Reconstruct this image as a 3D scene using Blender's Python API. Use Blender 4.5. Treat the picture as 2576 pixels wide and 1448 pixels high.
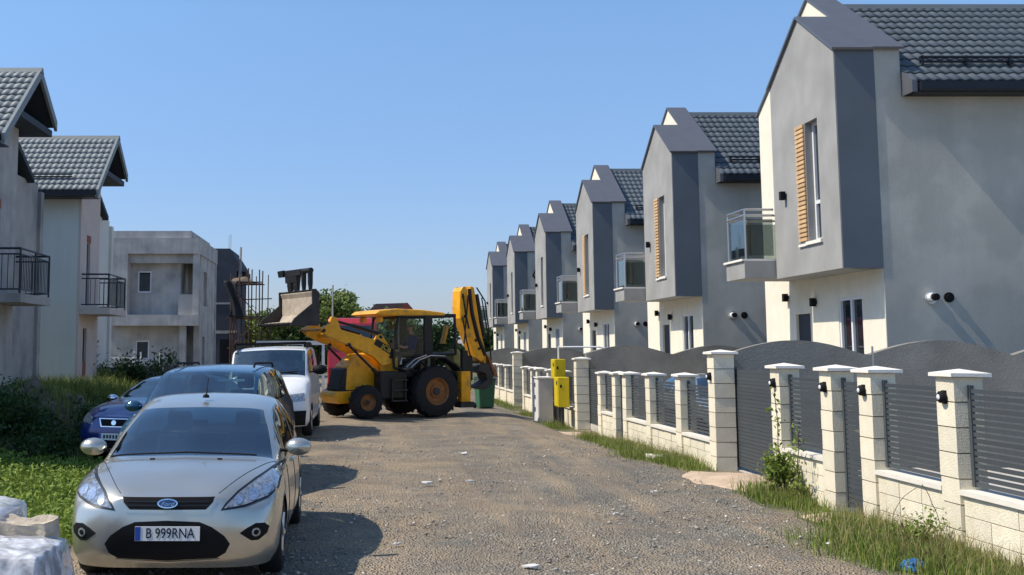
import bpy, bmesh, math, random
import numpy as np
from mathutils import Vector, Matrix
from mathutils.bvhtree import BVHTree
from mathutils.geometry import delaunay_2d_cdt
random.seed(7); RNG = np.random.default_rng(7)
R = math.radians
for o in list(bpy.data.objects): bpy.data.objects.remove(o)
SC = bpy.context.scene
COL = SC.collection

# ---------------- camera, sky, sun, exposure ----------------
cam = bpy.data.cameras.new('camera'); CAM = bpy.data.objects.new('camera', cam); COL.objects.link(CAM)
CAM.location = (0, 0, 1.97)
CAM.rotation_euler = (R(90) + math.atan(278 / 2750), 0, 0)
cam.sensor_width = 36; cam.lens = 36 * 2750 / 2576
cam.shift_x = (1288 - 910) / 2576; cam.shift_y = -(724 - 600) / 2576
cam.clip_start = .1; cam.clip_end = 3000
SC.camera = CAM
SUN_EL, SUN_AZ = R(51), R(-3.8)          # azimuth counted from straight left towards straight ahead
sdir = Vector((-math.cos(SUN_AZ) * math.cos(SUN_EL), math.sin(SUN_AZ) * math.cos(SUN_EL), math.sin(SUN_EL)))
W = bpy.data.worlds.new('World'); SC.world = W; W.use_nodes = True
nt = W.node_tree
sky = nt.nodes.new('ShaderNodeTexSky'); sky.sky_type = 'NISHITA'; sky.sun_disc = False
sky.sun_elevation = SUN_EL; sky.sun_rotation = math.atan2(sdir.x, sdir.y)
sky.air_density = 1.0; sky.dust_density = .45; sky.ozone_density = 3.0; sky.altitude = 80
bg = nt.nodes['Background']; bg.inputs[1].default_value = .15
tint = nt.nodes.new('ShaderNodeMix'); tint.data_type = 'RGBA'; tint.blend_type = 'MULTIPLY'; tint.inputs[0].default_value = 1; tint.inputs[7].default_value = (.86, .98, 1.06, 1)
nt.links.new(sky.outputs[0], tint.inputs[6]); 
# hazier, dimmer band of air towards the horizon, the same all round
wtc = nt.nodes.new('ShaderNodeTexCoord'); wsep = nt.nodes.new('ShaderNodeSeparateXYZ'); nt.links.new(wtc.outputs['Generated'], wsep.inputs[0])
wr_ = nt.nodes.new('ShaderNodeValToRGB'); wr_.color_ramp.elements[0].position = 0; wr_.color_ramp.elements[0].color = (.60, .53, .66, 1); wr_.color_ramp.elements[1].position = .30; wr_.color_ramp.elements[1].color = (1, 1, 1, 1)
nt.links.new(wsep.outputs[2], wr_.inputs[0]); hz = nt.nodes.new('ShaderNodeMix'); hz.data_type = 'RGBA'; hz.blend_type = 'MULTIPLY'; hz.inputs[0].default_value = 1
nt.links.new(tint.outputs[2], hz.inputs[6]); nt.links.new(wr_.outputs[0], hz.inputs[7]); nt.links.new(hz.outputs[2], bg.inputs[0])
sl = bpy.data.lights.new('sun', 'SUN'); sl.energy = 4.4; sl.angle = R(.53); sl.color = (1, .915, .78)
SUN = bpy.data.objects.new('sun', sl); COL.objects.link(SUN)
SUN.rotation_euler = sdir.to_track_quat('Z', 'Y').to_euler()
SC.view_settings.view_transform = 'Standard'; SC.view_settings.look = 'None'
SC.view_settings.exposure = 0.22; SC.view_settings.gamma = 1; SC.view_settings.use_curve_mapping = False
SC.cycles.max_bounces = 6; SC.cycles.transparent_max_bounces = 12

# ---------------- materials ----------------
MATS = {}
def M(name, col, rough=.8, metal=0., var=.12, vs=3., bump=.0, bs=60., spec=.35, coat=0., rnd=0., col2=None, c2s=1.5, c2r=(.5, .65), fine=0., fs=120., streak=0.):
    if name in MATS: return MATS[name]
    m = bpy.data.materials.new(name); m.use_nodes = True; MATS[name] = m
    t = m.node_tree; n = t.nodes; l = t.links; b = n['Principled BSDF']
    b.inputs['Roughness'].default_value = rough; b.inputs['Metallic'].default_value = metal
    b.inputs['Specular IOR Level'].default_value = spec; b.inputs['Coat Weight'].default_value = coat
    b.inputs['Coat Roughness'].default_value = .06
    tc = n.new('ShaderNodeTexCoord')
    def noise(s, d=5):
        q = n.new('ShaderNodeTexNoise'); q.inputs['Scale'].default_value = s; q.inputs['Detail'].default_value = d
        l.new(tc.outputs['Object'], q.inputs['Vector']); return q
    def ramp(src, p0, p1, c0, c1):
        r = n.new('ShaderNodeValToRGB'); r.color_ramp.elements[0].position = p0; r.color_ramp.elements[1].position = p1
        r.color_ramp.elements[0].color = c0; r.color_ramp.elements[1].color = c1; l.new(src, r.inputs[0]); return r
    g = lambda k: (k, k, k, 1)
    cur = n.new('ShaderNodeRGB'); cur.outputs[0].default_value = (*col, 1); cur = cur.outputs[0]
    def mix(kind, fac, a, bb):
        q = n.new('ShaderNodeMix'); q.data_type = 'RGBA'; q.blend_type = kind
        if isinstance(fac, (int, float)): q.inputs[0].default_value = fac
        else: l.new(fac, q.inputs[0])
        for s, v in ((6, a), (7, bb)):
            if isinstance(v, tuple): q.inputs[s].default_value = v
            else: l.new(v, q.inputs[s])
        return q.outputs[2]
    if col2:
        r = ramp(noise(c2s, 7).outputs[0], c2r[0], c2r[1], g(0), g(1)); cur = mix('MIX', r.outputs[0], cur, (*col2, 1))
    if var:
        r = ramp(noise(vs).outputs[0], .3, .7, g(1 - var), g(1 + var)); cur = mix('MULTIPLY', 1., cur, r.outputs[0])
    if fine:
        r = ramp(noise(fs, 3).outputs[0], .35, .65, g(1 - fine), g(1 + fine)); cur = mix('MULTIPLY', 1., cur, r.outputs[0])
    if streak:
        mp = n.new('ShaderNodeMapping'); mp.inputs['Scale'].default_value = (3.0, 3.0, .35); l.new(tc.outputs['Object'], mp.inputs[0]); q = noise(1.6, 6); l.new(mp.outputs[0], q.inputs['Vector'])
        r = ramp(q.outputs[0], .38, .72, g(1 + streak * .4), g(1 - streak)); cur = mix('MULTIPLY', 1., cur, r.outputs[0])
    if rnd:
        oi = n.new('ShaderNodeObjectInfo'); r = ramp(oi.outputs['Random'], 0, 1, g(1 - rnd), g(1 + rnd)); cur = mix('MULTIPLY', 1., cur, r.outputs[0])
    l.new(cur, b.inputs['Base Color'])
    if bump:
        bp = n.new('ShaderNodeBump'); bp.inputs['Strength'].default_value = bump; bp.inputs['Distance'].default_value = .02
        l.new(noise(bs, 6).outputs[0], bp.inputs['Height']); l.new(bp.outputs[0], b.inputs['Normal'])
    return m
def glass_mat(name, tint, refl=.06, rough=.02):
    m = bpy.data.materials.new(name); m.use_nodes = True; MATS[name] = m
    t = m.node_tree; n = t.nodes; l = t.links; n.remove(n['Principled BSDF'])
    tr = n.new('ShaderNodeBsdfTransparent'); tr.inputs[0].default_value = (*tint, 1)
    gl = n.new('ShaderNodeBsdfGlossy'); gl.inputs['Roughness'].default_value = rough; gl.inputs[0].default_value = (.95, 1, 1, 1)
    fr = n.new('ShaderNodeLayerWeight'); fr.inputs[0].default_value = .5; pw = n.new('ShaderNodeMath'); pw.operation = 'POWER'; pw.inputs[1].default_value = 4.; l.new(fr.outputs['Facing'], pw.inputs[0])
    ad = n.new('ShaderNodeMath'); ad.operation = 'ADD'; ad.use_clamp = True; ad.inputs[1].default_value = refl + .04; l.new(pw.outputs[0], ad.inputs[0])
    mx = n.new('ShaderNodeMixShader'); l.new(ad.outputs[0], mx.inputs[0]); l.new(tr.outputs[0], mx.inputs[1]); l.new(gl.outputs[0], mx.inputs[2])
    l.new(mx.outputs[0], n['Material Output'].inputs[0]); return m

m_white = M('white_stucco', (.80, .74, .60), .9, var=.05, bump=.25, bs=90, streak=.035)
m_lgrey = M('light_grey_stucco', (.325, .32, .305), .9, var=.12, vs=1.2, bump=.4, bs=80, fine=.07, streak=.035)
m_grey = M('grey_stucco', (.425, .415, .365), .9, var=.12, vs=.5, bump=.5, bs=60, col2=(.51, .49, .43), c2s=.75, c2r=(.47, .58), fine=.05, streak=.035)
m_dark = M('anthracite_stucco', (.125, .145, .165), .85, var=.10, vs=.7, bump=.25, bs=80)
m_metal = M('anthracite_sheet_metal', (.13, .135, .15), .45, .3, var=.05, spec=.5)
m_tile = M('dark_roof_tile', (.10, .118, .13), .5, .1, var=.06, spec=.5, rnd=.12)
m_ltile = M('grey_roof_tile', (.185, .21, .215), .62, .05, var=.06, spec=.5, rnd=.12)
m_gut = M('dark_gutter', (.018, .022, .03), .45, .2, var=.03)
m_frame = M('white_window_frame', (.75, .76, .77), .4, var=.03)
m_dframe = M('dark_frame', (.03, .035, .045), .45, var=.03)
m_pane = M('dark_window_glass', (.015, .02, .025), .04, var=.1, vs=.6, spec=.9)
m_wood = M('timber_batten', (.62, .40, .20), .65, var=.14, vs=9, rnd=.14)
m_steel = M('brushed_steel', (.55, .55, .55), .3, .9, var=.04)
m_cream = M('cream_block', (.76, .69, .53), .9, var=.07, vs=4, bump=.45, bs=60, rnd=.07, fine=.08, fs=70, col2=(.66, .56, .40), c2s=2.2, c2r=(.56, .8), streak=.035)
m_mortar = M('block_joint', (.22, .20, .15), .95, var=.06)
m_cap = M('white_concrete_cap', (.78, .74, .66), .85, var=.05, bump=.15, bs=60)
m_coping = M('pale_coping', (.74, .69, .60), .8, var=.05, bump=.15)
m_slat = M('grey_metal_slat', (.062, .072, .08), .45, .1, var=.05, spec=.5, rnd=.06)
m_black = M('black_plastic', (.010, .010, .011), .65, var=.05, spec=.15)
m_rubber = M('tyre_rubber', (.02, .02, .021), .85, var=.15, vs=20, bump=.3, bs=120)
m_wall = M('dark_rendered_wall', (.23, .22, .195), .95, var=.18, vs=1.6, bump=.7, bs=30, fine=.08)
m_conc = M('raw_concrete', (.40, .385, .36), .95, var=.16, vs=1.1, bump=.4, bs=40, col2=(.28, .28, .27), c2s=.7, fine=.05)
m_conc2 = M('pale_raw_render', (.44, .425, .40), .95, var=.22, vs=1.3, bump=.35, bs=40, col2=(.38, .37, .355), c2s=.6, fine=.08, streak=.12)
m_pgreen = M('pale_grey_green_stucco', (.70, .71, .64), .9, var=.05, vs=.6, bump=.2, bs=80, streak=.035)
m_beige = M('beige_base_coat', (.62, .54, .48), .9, var=.07, vs=1.2, bump=.25, bs=60)
m_brick = M('red_brick', (.30, .12, .085), .9, var=.2, vs=9, bump=.4)
m_under = M('dark_timber_soffit', (.035, .045, .06), .7, var=.15, vs=6)
m_trunk = M('bark', (.10, .075, .05), .95, var=.3, vs=6, bump=.5)
m_dirt = M('earth', (.16, .12, .085), .98, var=.25, vs=2, bump=.8, bs=14, fine=.2, fs=25)
g_car = glass_mat('car_glass', (.46, .62, .66), .15)
g_dark = glass_mat('tinted_glass', (.28, .36, .36), .05)
g_pane = glass_mat('balcony_glass', (.55, .60, .60), .0)

# ---------------- helpers ----------------
def link(o, parent=None):
    COL.objects.link(o)
    if parent is not None: o.parent = parent
    return o
def tag(o, label=None, cat=None, group=None, kind=None):
    if cat and not kind: kind = 'thing'
    for k, v in (('label', label), ('category', cat), ('group', group), ('kind', kind)):
        if v: o[k] = v
    return o
def thing(name, label, cat, loc=(0, 0, 0), rz=0, group=None, rx=0, ry=0):
    o = bpy.data.objects.new(name, None); o.empty_display_size = .2; link(o)
    o.location = loc; o.rotation_euler = (rx, ry, rz); return tag(o, label, cat, group)
class MB:
    def __init__(s): s.v = []; s.f = []
    def add(s, vs, fs):
        b = len(s.v); s.v += [tuple(q) for q in vs]; s.f += [tuple(b + i for i in q) for q in fs]; return s
    def box(s, x0, y0, z0, x1, y1, z1):
        return s.add([(x0, y0, z0), (x1, y0, z0), (x1, y1, z0), (x0, y1, z0), (x0, y0, z1), (x1, y0, z1), (x1, y1, z1), (x0, y1, z1)],
                     [(0, 3, 2, 1), (4, 5, 6, 7), (0, 1, 5, 4), (1, 2, 6, 5), (2, 3, 7, 6), (3, 0, 4, 7)])
    def prism(s, poly, axis, a0, a1):
        """polygon in the two other axes (x,z for y; y,z for x; x,y for z), extruded along axis"""
        def p(q, a): return {'x': (a, q[0], q[1]), 'y': (q[0], a, q[1]), 'z': (q[0], q[1], a)}[axis]
        n = len(poly)
        fs = [tuple(range(n - 1, -1, -1)), tuple(range(n, 2 * n))] + [(i, (i + 1) % n, n + (i + 1) % n, n + i) for i in range(n)]
        return s.add([p(q, a0) for q in poly] + [p(q, a1) for q in poly], fs)
    def tube(s, p, q, r, n=8, r2=None):
        p = Vector(p); q = Vector(q); d = (q - p)
        if d.length < 1e-6: return s
        d.normalize(); a = d.orthogonal().normalized(); b = d.cross(a); r2 = r if r2 is None else r2
        vs = [p + (a * math.cos(t) + b * math.sin(t)) * r for t in [2 * math.pi * i / n for i in range(n)]] + \
             [q + (a * math.cos(t) + b * math.sin(t)) * r2 for t in [2 * math.pi * i / n for i in range(n)]]
        return s.add(vs, [(i, (i + 1) % n, n + (i + 1) % n, n + i) for i in range(n)] + [tuple(range(n - 1, -1, -1)), tuple(range(n, 2 * n))])
    def path(s, pts, r, n=6):
        for a, b in zip(pts, pts[1:]): s.tube(a, b, r, n)
        return s
    def lathe(s, prof, n=24, axis='z', c=(0, 0, 0)):
        """prof: list of (radius, height) revolved about axis"""
        vs = []
        for r, h in prof:
            for i in range(n):
                t = 2 * math.pi * i / n; a, b = r * math.cos(t), r * math.sin(t)
                q = {'z': (a, b, h), 'y': (a, h, b), 'x': (h, a, b)}[axis]; vs.append((q[0] + c[0], q[1] + c[1], q[2] + c[2]))
        fs = [(k * n + i, k * n + (i + 1) % n, (k + 1) * n + (i + 1) % n, (k + 1) * n + i) for k in range(len(prof) - 1) for i in range(n)]
        return s.add(vs, fs)
    def mesh(s, name):
        me = bpy.data.meshes.new(name); me.from_pydata(s.v, [], s.f); me.validate()
        bm = bmesh.new(); bm.from_mesh(me); bmesh.ops.recalc_face_normals(bm, faces=bm.faces); bm.to_mesh(me); bm.free(); return me
    def build(s, name, mat, parent=None, bevel=0, smooth=False, loc=None, rot=None):
        return obj(name, s.mesh(name), mat, parent, bevel, smooth, loc, rot)
def obj(name, me, mat, parent=None, bevel=0, smooth=False, loc=None, rot=None):
    if mat is not None and len(me.materials) == 0: me.materials.append(mat)
    if smooth:
        for p in me.polygons: p.use_smooth = True
    o = bpy.data.objects.new(name, me); link(o, parent)
    if loc is not None: o.location = loc
    if rot is not None: o.rotation_euler = rot
    if bevel:
        b = o.modifiers.new('bevel', 'BEVEL'); b.width = bevel; b.segments = 2; b.limit_method = 'ANGLE'; b.angle_limit = R(40)
    return o
def raw(name, V, F, mat, parent=None, smooth=False):
    me = bpy.data.meshes.new(name); V = np.asarray(V, dtype=np.float32); F = np.asarray(F, dtype=np.int32)
    k = F.shape[1]; me.vertices.add(len(V)); me.vertices.foreach_set('co', V.ravel())
    me.loops.add(F.size); me.loops.foreach_set('vertex_index', F.ravel())
    me.polygons.add(len(F)); me.polygons.foreach_set('loop_start', np.arange(0, F.size, k, dtype=np.int32))
    try: me.polygons.foreach_set('loop_total', np.full(len(F), k, dtype=np.int32))
    except Exception: pass
    me.update(); me.validate(); return obj(name, me, mat, parent, smooth=smooth)
def wall(mb, axis, a0, a1, z0, z1, t0, t1, holes=()):
    """wall in the plane of axis ('u' runs along a, thickness t0..t1); rectangular holes (a,b,z0,z1) with reveals.
    axis 'y': wall runs along y, thickness along x; axis 'x': runs along x, thickness along y"""
    P = (lambda a, z, t: (t, a, z)) if axis == 'y' else (lambda a, z, t: (a, t, z))
    A = sorted(set([a0, a1] + [h for q in holes for h in q[:2]])); Z = sorted(set([z0, z1] + [h for q in holes for h in q[2:]]))
    inh = lambda a, z: any(q[0] < a < q[1] and q[2] < z < q[3] for q in holes)
    for i in range(len(A) - 1):
        for j in range(len(Z) - 1):
            if inh((A[i] + A[i + 1]) / 2, (Z[j] + Z[j + 1]) / 2): continue
            for t in (t0, t1): mb.add([P(A[i], Z[j], t), P(A[i + 1], Z[j], t), P(A[i + 1], Z[j + 1], t), P(A[i], Z[j + 1], t)], [(0, 1, 2, 3)])
    for a, b, c, d in list(holes) + [(a0, a1, z0, z1)]:
        for (p, q) in (((a, c), (b, c)), ((b, c), (b, d)), ((b, d), (a, d)), ((a, d), (a, c))):
            mb.add([P(*p, t0), P(*q, t0), P(*q, t1), P(*p, t1)], [(0, 1, 2, 3)])
    return mb
def text_mesh(name, body, size, mat, parent, loc, rot, extrude=.002, shear=0, sx=1):
    cu = bpy.data.curves.new(name, 'FONT'); cu.body = body; cu.size = size; cu.extrude = extrude; cu.align_x = 'CENTER'; cu.align_y = 'CENTER'; cu.shear = shear
    tmp = bpy.data.objects.new('tmp', cu); COL.objects.link(tmp); dg = bpy.context.evaluated_depsgraph_get(); dg.update()
    me = bpy.data.meshes.new_from_object(tmp.evaluated_get(dg)); bpy.data.objects.remove(tmp)
    me.materials.clear(); me.name = name; o = obj(name, me, mat, parent, loc=loc, rot=rot); o.scale = (sx, 1, 1); return o
def S(t): t = np.clip(t, 0, 1); return t * t * (3 - 2 * t)
def gz(x, y):
    """height of the ground"""
    x = np.asarray(x, dtype=float); y = np.asarray(y, dtype=float)
    z = -.17 * S((y - 19) / 9) * S((x - 4.0) / 1.4) + .5 * S((-4.6 - x) / 4.) * S((y - 8) / 9)
    z = z + .02 * np.sin(x * 1.3 + y * .7) * np.sin(y * .9 - x * .4)
    return z
def gzf(x, y): return float(gz(x, y))
def copy_tree(o, parent=None):
    c = o.copy(); COL.objects.link(c); c.parent = parent
    for ch in list(o.children): copy_tree(ch, c)
    return c

# ---------------- ground, road ----------------
def sheet(name, xs, ys, dz, mat, kind='structure', fn=None):
    X, Y = np.meshgrid(xs, ys); Z = gz(X, Y) + dz
    if fn: X, Y, Z = fn(X, Y, Z)
    V = np.stack([X.ravel(), Y.ravel(), Z.ravel()], 1); nx, ny = len(xs), len(ys)
    i = np.arange(nx * ny).reshape(ny, nx); F = np.stack([i[:-1, :-1].ravel(), i[:-1, 1:].ravel(), i[1:, 1:].ravel(), i[1:, :-1].ravel()], 1)
    o = raw(name, V, F, mat, smooth=True); return tag(o, kind=kind)
m_soil = M('bare_soil', (.20, .165, .12), .98, var=.25, vs=.8, bump=.6, bs=20, col2=(.075, .085, .03), c2s=.5, c2r=(.42, .6), fine=.2, fs=40)
xs = np.concatenate([[-600, -300, -120, -60, -30], np.arange(-20, 20.1, .4), [30, 60, 120, 300, 600]])
ys = np.concatenate([[-60, -20], np.arange(-4, 60, .5), [70, 90, 130, 200, 350, 600, 1100]])
tag(sheet('ground', xs, ys, 0, m_soil), 'bare brown soil around the houses and lots')
# gravel road: grey crushed stone with worn tan patches
m_road = bpy.data.materials.new('gravel'); m_road.use_nodes = True
t = m_road.node_tree; n = t.nodes; l = t.links; b = n['Principled BSDF']; b.inputs['Roughness'].default_value = .95; b.inputs['Specular IOR Level'].default_value = .2
tc = n.new('ShaderNodeTexCoord')
def _n(kind, s, **k):
    q = n.new(kind); q.inputs['Scale'].default_value = s; l.new(tc.outputs['Object'], q.inputs['Vector'])
    for a, v in k.items(): q.inputs[a].default_value = v
    return q
def _r(src, stops):
    r = n.new('ShaderNodeValToRGB'); e = r.color_ramp.elements
    while len(e) < len(stops): e.new(.5)
    for q, (p, c) in zip(e, stops): q.position = p; q.color = (*c, 1)
    l.new(src, r.inputs[0]); return r.outputs[0]
def _m(kind, f, a, bb):
    q = n.new('ShaderNodeMix'); q.data_type = 'RGBA'; q.blend_type = kind
    if isinstance(f, float): q.inputs[0].default_value = f
    else: l.new(f, q.inputs[0])
    l.new(a, q.inputs[6]); l.new(bb, q.inputs[7]); return q.outputs[2]
vor = _n('ShaderNodeTexVoronoi', 42.); vor2 = _n('ShaderNodeTexVoronoi', 100.)
stone = _r(vor.outputs['Color'], [(0, (.10, .094, .082)), (.4, (.24, .22, .185)), (.75, (.40, .37, .31)), (1, (.74, .69, .58))])
stone2 = _r(vor2.outputs['Color'], [(0, (.09, .084, .074)), (.55, (.25, .23, .195)), (1, (.52, .48, .40))])
mixs = _m('MIX', .4, stone, stone2)
tan = _r(_n('ShaderNodeTexNoise', 40., Detail=6.).outputs[0], [(.3, (.35, .27, .185)), (.7, (.60, .475, .33))])
patch = _r(_n('ShaderNodeTexNoise', .42, Detail=7., Roughness=.68).outputs[0], [(.47, (0, 0, 0)), (.60, (.85, .85, .85))])
sep = n.new('ShaderNodeSeparateXYZ'); l.new(tc.outputs['Object'], sep.inputs[0])
edge = n.new('ShaderNodeMapRange'); edge.inputs[1].default_value = 3.6; edge.inputs[2].default_value = .2; edge.inputs[3].default_value = 0; edge.inputs[4].default_value = .95
l.new(sep.outputs[0], edge.inputs[0])
pn = _r(_n('ShaderNodeTexNoise', 1.1, Detail=6., Roughness=.65).outputs[0], [(.38, (0, 0, 0)), (.6, (1, 1, 1))])
em = n.new('ShaderNodeMath'); em.operation = 'MULTIPLY'; l.new(edge.outputs[0], em.inputs[0]); l.new(pn, em.inputs[1])
mx = n.new('ShaderNodeMath'); mx.operation = 'MAXIMUM'; l.new(em.outputs[0], mx.inputs[0]); l.new(patch, mx.inputs[1])
mpt = n.new('ShaderNodeMapping'); mpt.inputs['Scale'].default_value = (1.5, .10, 1); l.new(tc.outputs['Object'], mpt.inputs[0]); trk = _n('ShaderNodeTexNoise', 1., Detail=5., Roughness=.6); l.new(mpt.outputs[0], trk.inputs['Vector'])
tr_ = _r(trk.outputs[0], [(.46, (0, 0, 0)), (.58, (.75, .75, .75))]); mx2 = n.new('ShaderNodeMath'); mx2.operation = 'MAXIMUM'; l.new(mx.outputs[0], mx2.inputs[0]); l.new(tr_, mx2.inputs[1])
base = _m('MIX', mx2.outputs[0], mixs, tan)
dk = _r(_n('ShaderNodeTexNoise', .9, Detail=5.).outputs[0], [(.3, (.78, .78, .8)), (.7, (1.12, 1.1, 1.06))])
base = _m('MULTIPLY', 1., base, dk); l.new(base, b.inputs['Base Color'])
bp = n.new('ShaderNodeBump'); bp.inputs['Strength'].default_value = 1.; bp.inputs['Distance'].default_value = .05
l.new(vor.outputs['Distance'], bp.inputs['Height']); bp2 = n.new('ShaderNodeBump'); bp2.inputs['Strength'].default_value = .6; bp2.inputs['Distance'].default_value = .05
l.new(_n('ShaderNodeTexNoise', 9., Detail=6.).outputs[0], bp2.inputs['Height']); l.new(bp.outputs[0], bp2.inputs['Normal']); l.new(bp2.outputs[0], b.inputs['Normal'])
def roadfn(X, Y, Z):
    f = (X - X.min()) / (X.max() - X.min())
    le = -2.75 + .25 * np.sin(Y * .9) + .12 * np.sin(Y * 2.7 + 1); re = 5.15 + .15 * np.sin(Y * .7 + 2) + .08 * np.sin(Y * 2.1)
    X = le + f * (re - le)
    h = .025 * np.sin(X * 2.1 + .3 * Y) * np.sin(Y * 1.1) + .018 * np.sin(X * 4.7 + 1.3) * np.sin(Y * 3.3) + .02
    return X, Y, gz(X, Y) + .01 + np.maximum(h * np.minimum(1, np.minimum(f, 1 - f) * 8), -.004)
sheet('road', np.linspace(0, 1, 60), np.arange(-6, 75, .25), 0, m_road, fn=roadfn)
# loose stones
def stones(name, n_, xr, yr, sr, mat, label):
    ico = bmesh.new(); bmesh.ops.create_icosphere(ico, subdivisions=1, radius=1); bv = np.array([v.co[:] for v in ico.verts]); bf = np.array([[v.index for v in f.verts] for f in ico.faces]); ico.free()
    keep = bv[:, 2] > -2
    x = RNG.uniform(*xr, n_); y = yr[0] + (yr[1] - yr[0]) * RNG.random(n_) ** 1.7; s = sr[0] + (sr[1] - sr[0]) * RNG.random(n_) ** 4
    V = bv[None] * s[:, None, None] * RNG.uniform(.55, 1.2, (n_, 1, 3)) * RNG.uniform(.75, 1.2, (n_, len(bv), 1)); V[:, :, 2] *= .6
    V[:, :, 0] += x[:, None]; V[:, :, 1] += y[:, None]; V[:, :, 2] += (gz(x, y) + .03 + s * .1)[:, None]
    F = (bf[None] + (np.arange(n_) * len(bv))[:, None, None]).reshape(-1, 3)
    o = raw(name, V.reshape(-1, 3), F, mat); return tag(o, label, kind='stuff')
m_st = M('road_stone', (.34, .31, .265), .9, var=.6, vs=7., fine=.3, fs=18)
stones('road_stones', 15000, (-2.6, 5.0), (6.5, 24), (.006, .026), m_st, 'loose grey stones lying on the gravel road')
stones('pale_road_stones', 1000, (-2.6, 5.0), (6.5, 26), (.007, .032), M('pale_road_stone', (.52, .48, .41), .9, var=.3, vs=7.), 'pale limestone chips scattered over the gravel road')
# sand aprons in front of the gates
m_sand = M('pale_sand', (.50, .38, .27), .98, var=.14, vs=5, bump=.6, bs=25, fine=.12, fs=60)
def heap(name, cx, cy, rx, ry, h, mat, label, n_=26, rough=.25, kind=None, cat=None, seed=1):
    rg = np.random.default_rng(seed); V = []; F = []
    ph = rg.uniform(0, 6.28, 6)
    def nz(a, r): return 1 + rough * (np.sin(3 * a + ph[0]) * .4 + np.sin(5 * a + ph[1] + 3 * r) * .3 + np.sin(9 * a + ph[2] + 5 * r) * .25)
    rings = 12
    for k in range(rings + 1):
        r = 1 - k / rings
        for i in range(n_):
            a = 2 * math.pi * i / n_; q = r * nz(a, r); x = cx + rx * q * math.cos(a); y = cy + ry * q * math.sin(a)
            zz = h * (1 - r ** 1.6) * (1 + rough * .5 * math.sin(7 * x + ph[3]) * math.sin(6 * y + ph[4])) + (0 if k else -.06)
            V.append((x, y, gzf(x, y) + zz))
    for k in range(rings):
        for i in range(n_): F.append((k * n_ + i, k * n_ + (i + 1) % n_, (k + 1) * n_ + (i + 1) % n_, (k + 1) * n_ + i))
    return tag(raw(name, V, F, mat, smooth=True), label, cat, kind=kind)
heap('sand_path', 5.55, 16.5, .75, 1.35, .10, m_sand, 'pale pinkish sand spread before the nearest sliding gate', kind='structure', seed=3)
heap('sand_path', 5.5, 12.95, .35, .45, .07, m_sand, 'small pale sand patch before the nearest pedestrian gate', kind='structure', seed=5)
heap('sand_path', 5.4, 27.8, .5, 1.0, .06, m_sand, 'pale sand strip before the second sliding gate', kind='structure', seed=8)

# ---------------- roof tiles ----------------
TW, TL = .2, .35
def tile_mesh(name, mat):
    v = []; f = []; nx = 6
    for j, (b, off) in enumerate(((0, .035), (TL, .006))):
        for i in range(nx + 1):
            a = i / nx; wv = .028 * (math.sin(math.pi * a) ** 2); v.append((a * TW, b, off + wv))
    for i in range(nx + 1): a = i / nx; v.append((a * TW, 0, .0 + .9 * .028 * (math.sin(math.pi * a) ** 2)))
    n1 = nx + 1
    for i in range(nx): f.append((i, i + 1, n1 + i + 1, n1 + i)); f.append((2 * n1 + i, 2 * n1 + i + 1, i + 1, i))
    me = bpy.data.meshes.new(name); me.from_pydata(v, [], f); me.materials.append(mat)
    for p in me.polygons: p.use_smooth = p.index % 2 == 0
    return me
TILE_D = tile_mesh('tile', m_tile); TILE_L = tile_mesh('tile', m_ltile)
def tiles(parent, me, origin, alpha, rows, c0, c1, sep0=0, sep1=0, flip=False):
    """rows x columns of pressed tiles; columns sep0..sep1 become parts of their own, the others one joined part.
    origin = eave corner; columns run along +x, rows up the slope towards +y (flip: towards -y)"""
    ca, sa = math.cos(alpha), math.sin(alpha); s = -1 if flip else 1
    V0 = np.array([q.co[:] for q in me.vertices]); F0 = [tuple(p.vertices) for p in me.polygons]; Vs = []; Fs = []; k = 0
    for r in range(rows):
        for c in range(c0, c1):
            o = (origin[0] + c * TW, origin[1] + s * r * TL * ca, origin[2] + r * TL * sa)
            if sep0 <= c < sep1:
                t_ = bpy.data.objects.new('tile', me); link(t_, parent); t_.location = o; t_.rotation_euler = (alpha, 0, 0)
            else:
                P = np.stack([V0[:, 0] + o[0], s * (V0[:, 1] * ca - V0[:, 2] * sa) + o[1], V0[:, 1] * sa + V0[:, 2] * ca + o[2]], 1)
                Vs.append(P); Fs += [tuple(i + k for i in q) for q in F0]; k += len(V0)
    if Vs:
        tag(raw('tile_field', np.concatenate(Vs), Fs, me.materials[0], parent, smooth=True), kind='stuff')
def window(parent, axis, a0, a1, z0, z1, t, mat=None, fw=.06, bars=(), fmat=None, name='window', rec=.0, hb=()):
    """glazed window: pane + frame sub-part. axis 'y' = runs along y at x=t, frame grows towards -x (outside)"""
    g = MB(); P = (lambda a, z, q: (t + q, a, z)) if axis == 'y' else (lambda a, z, q: (a, t + q, z))
    def bx(mb, a, b, c, d, q0, q1):
        p = P(a, c, q0); q = P(b, d, q1); mb.box(min(p[0], q[0]), min(p[1], q[1]), min(p[2], q[2]), max(p[0], q[0]), max(p[1], q[1]), max(p[2], q[2]))
    bx(g, a0 + fw * .5, a1 - fw * .5, z0 + fw * .5, z1 - fw * .5, 0, .02); w_ = g.build(name, mat or m_pane, parent)
    f = MB(); bx(f, a0, a0 + fw, z0, z1, -.05, .04); bx(f, a1 - fw, a1, z0, z1, -.05, .04); bx(f, a0 + fw, a1 - fw, z0, z0 + fw, -.05, .04); bx(f, a0 + fw, a1 - fw, z1 - fw, z1, -.05, .04)
    for q in bars: bx(f, q - fw * .6, q + fw * .6, z0 + fw, z1 - fw, -.048, .03)
    for q in hb: bx(f, a0 + fw, a1 - fw, q - fw * .6, q + fw * .6, -.047, .03)
    f.build('frame', fmat or m_frame, w_); return w_

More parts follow.
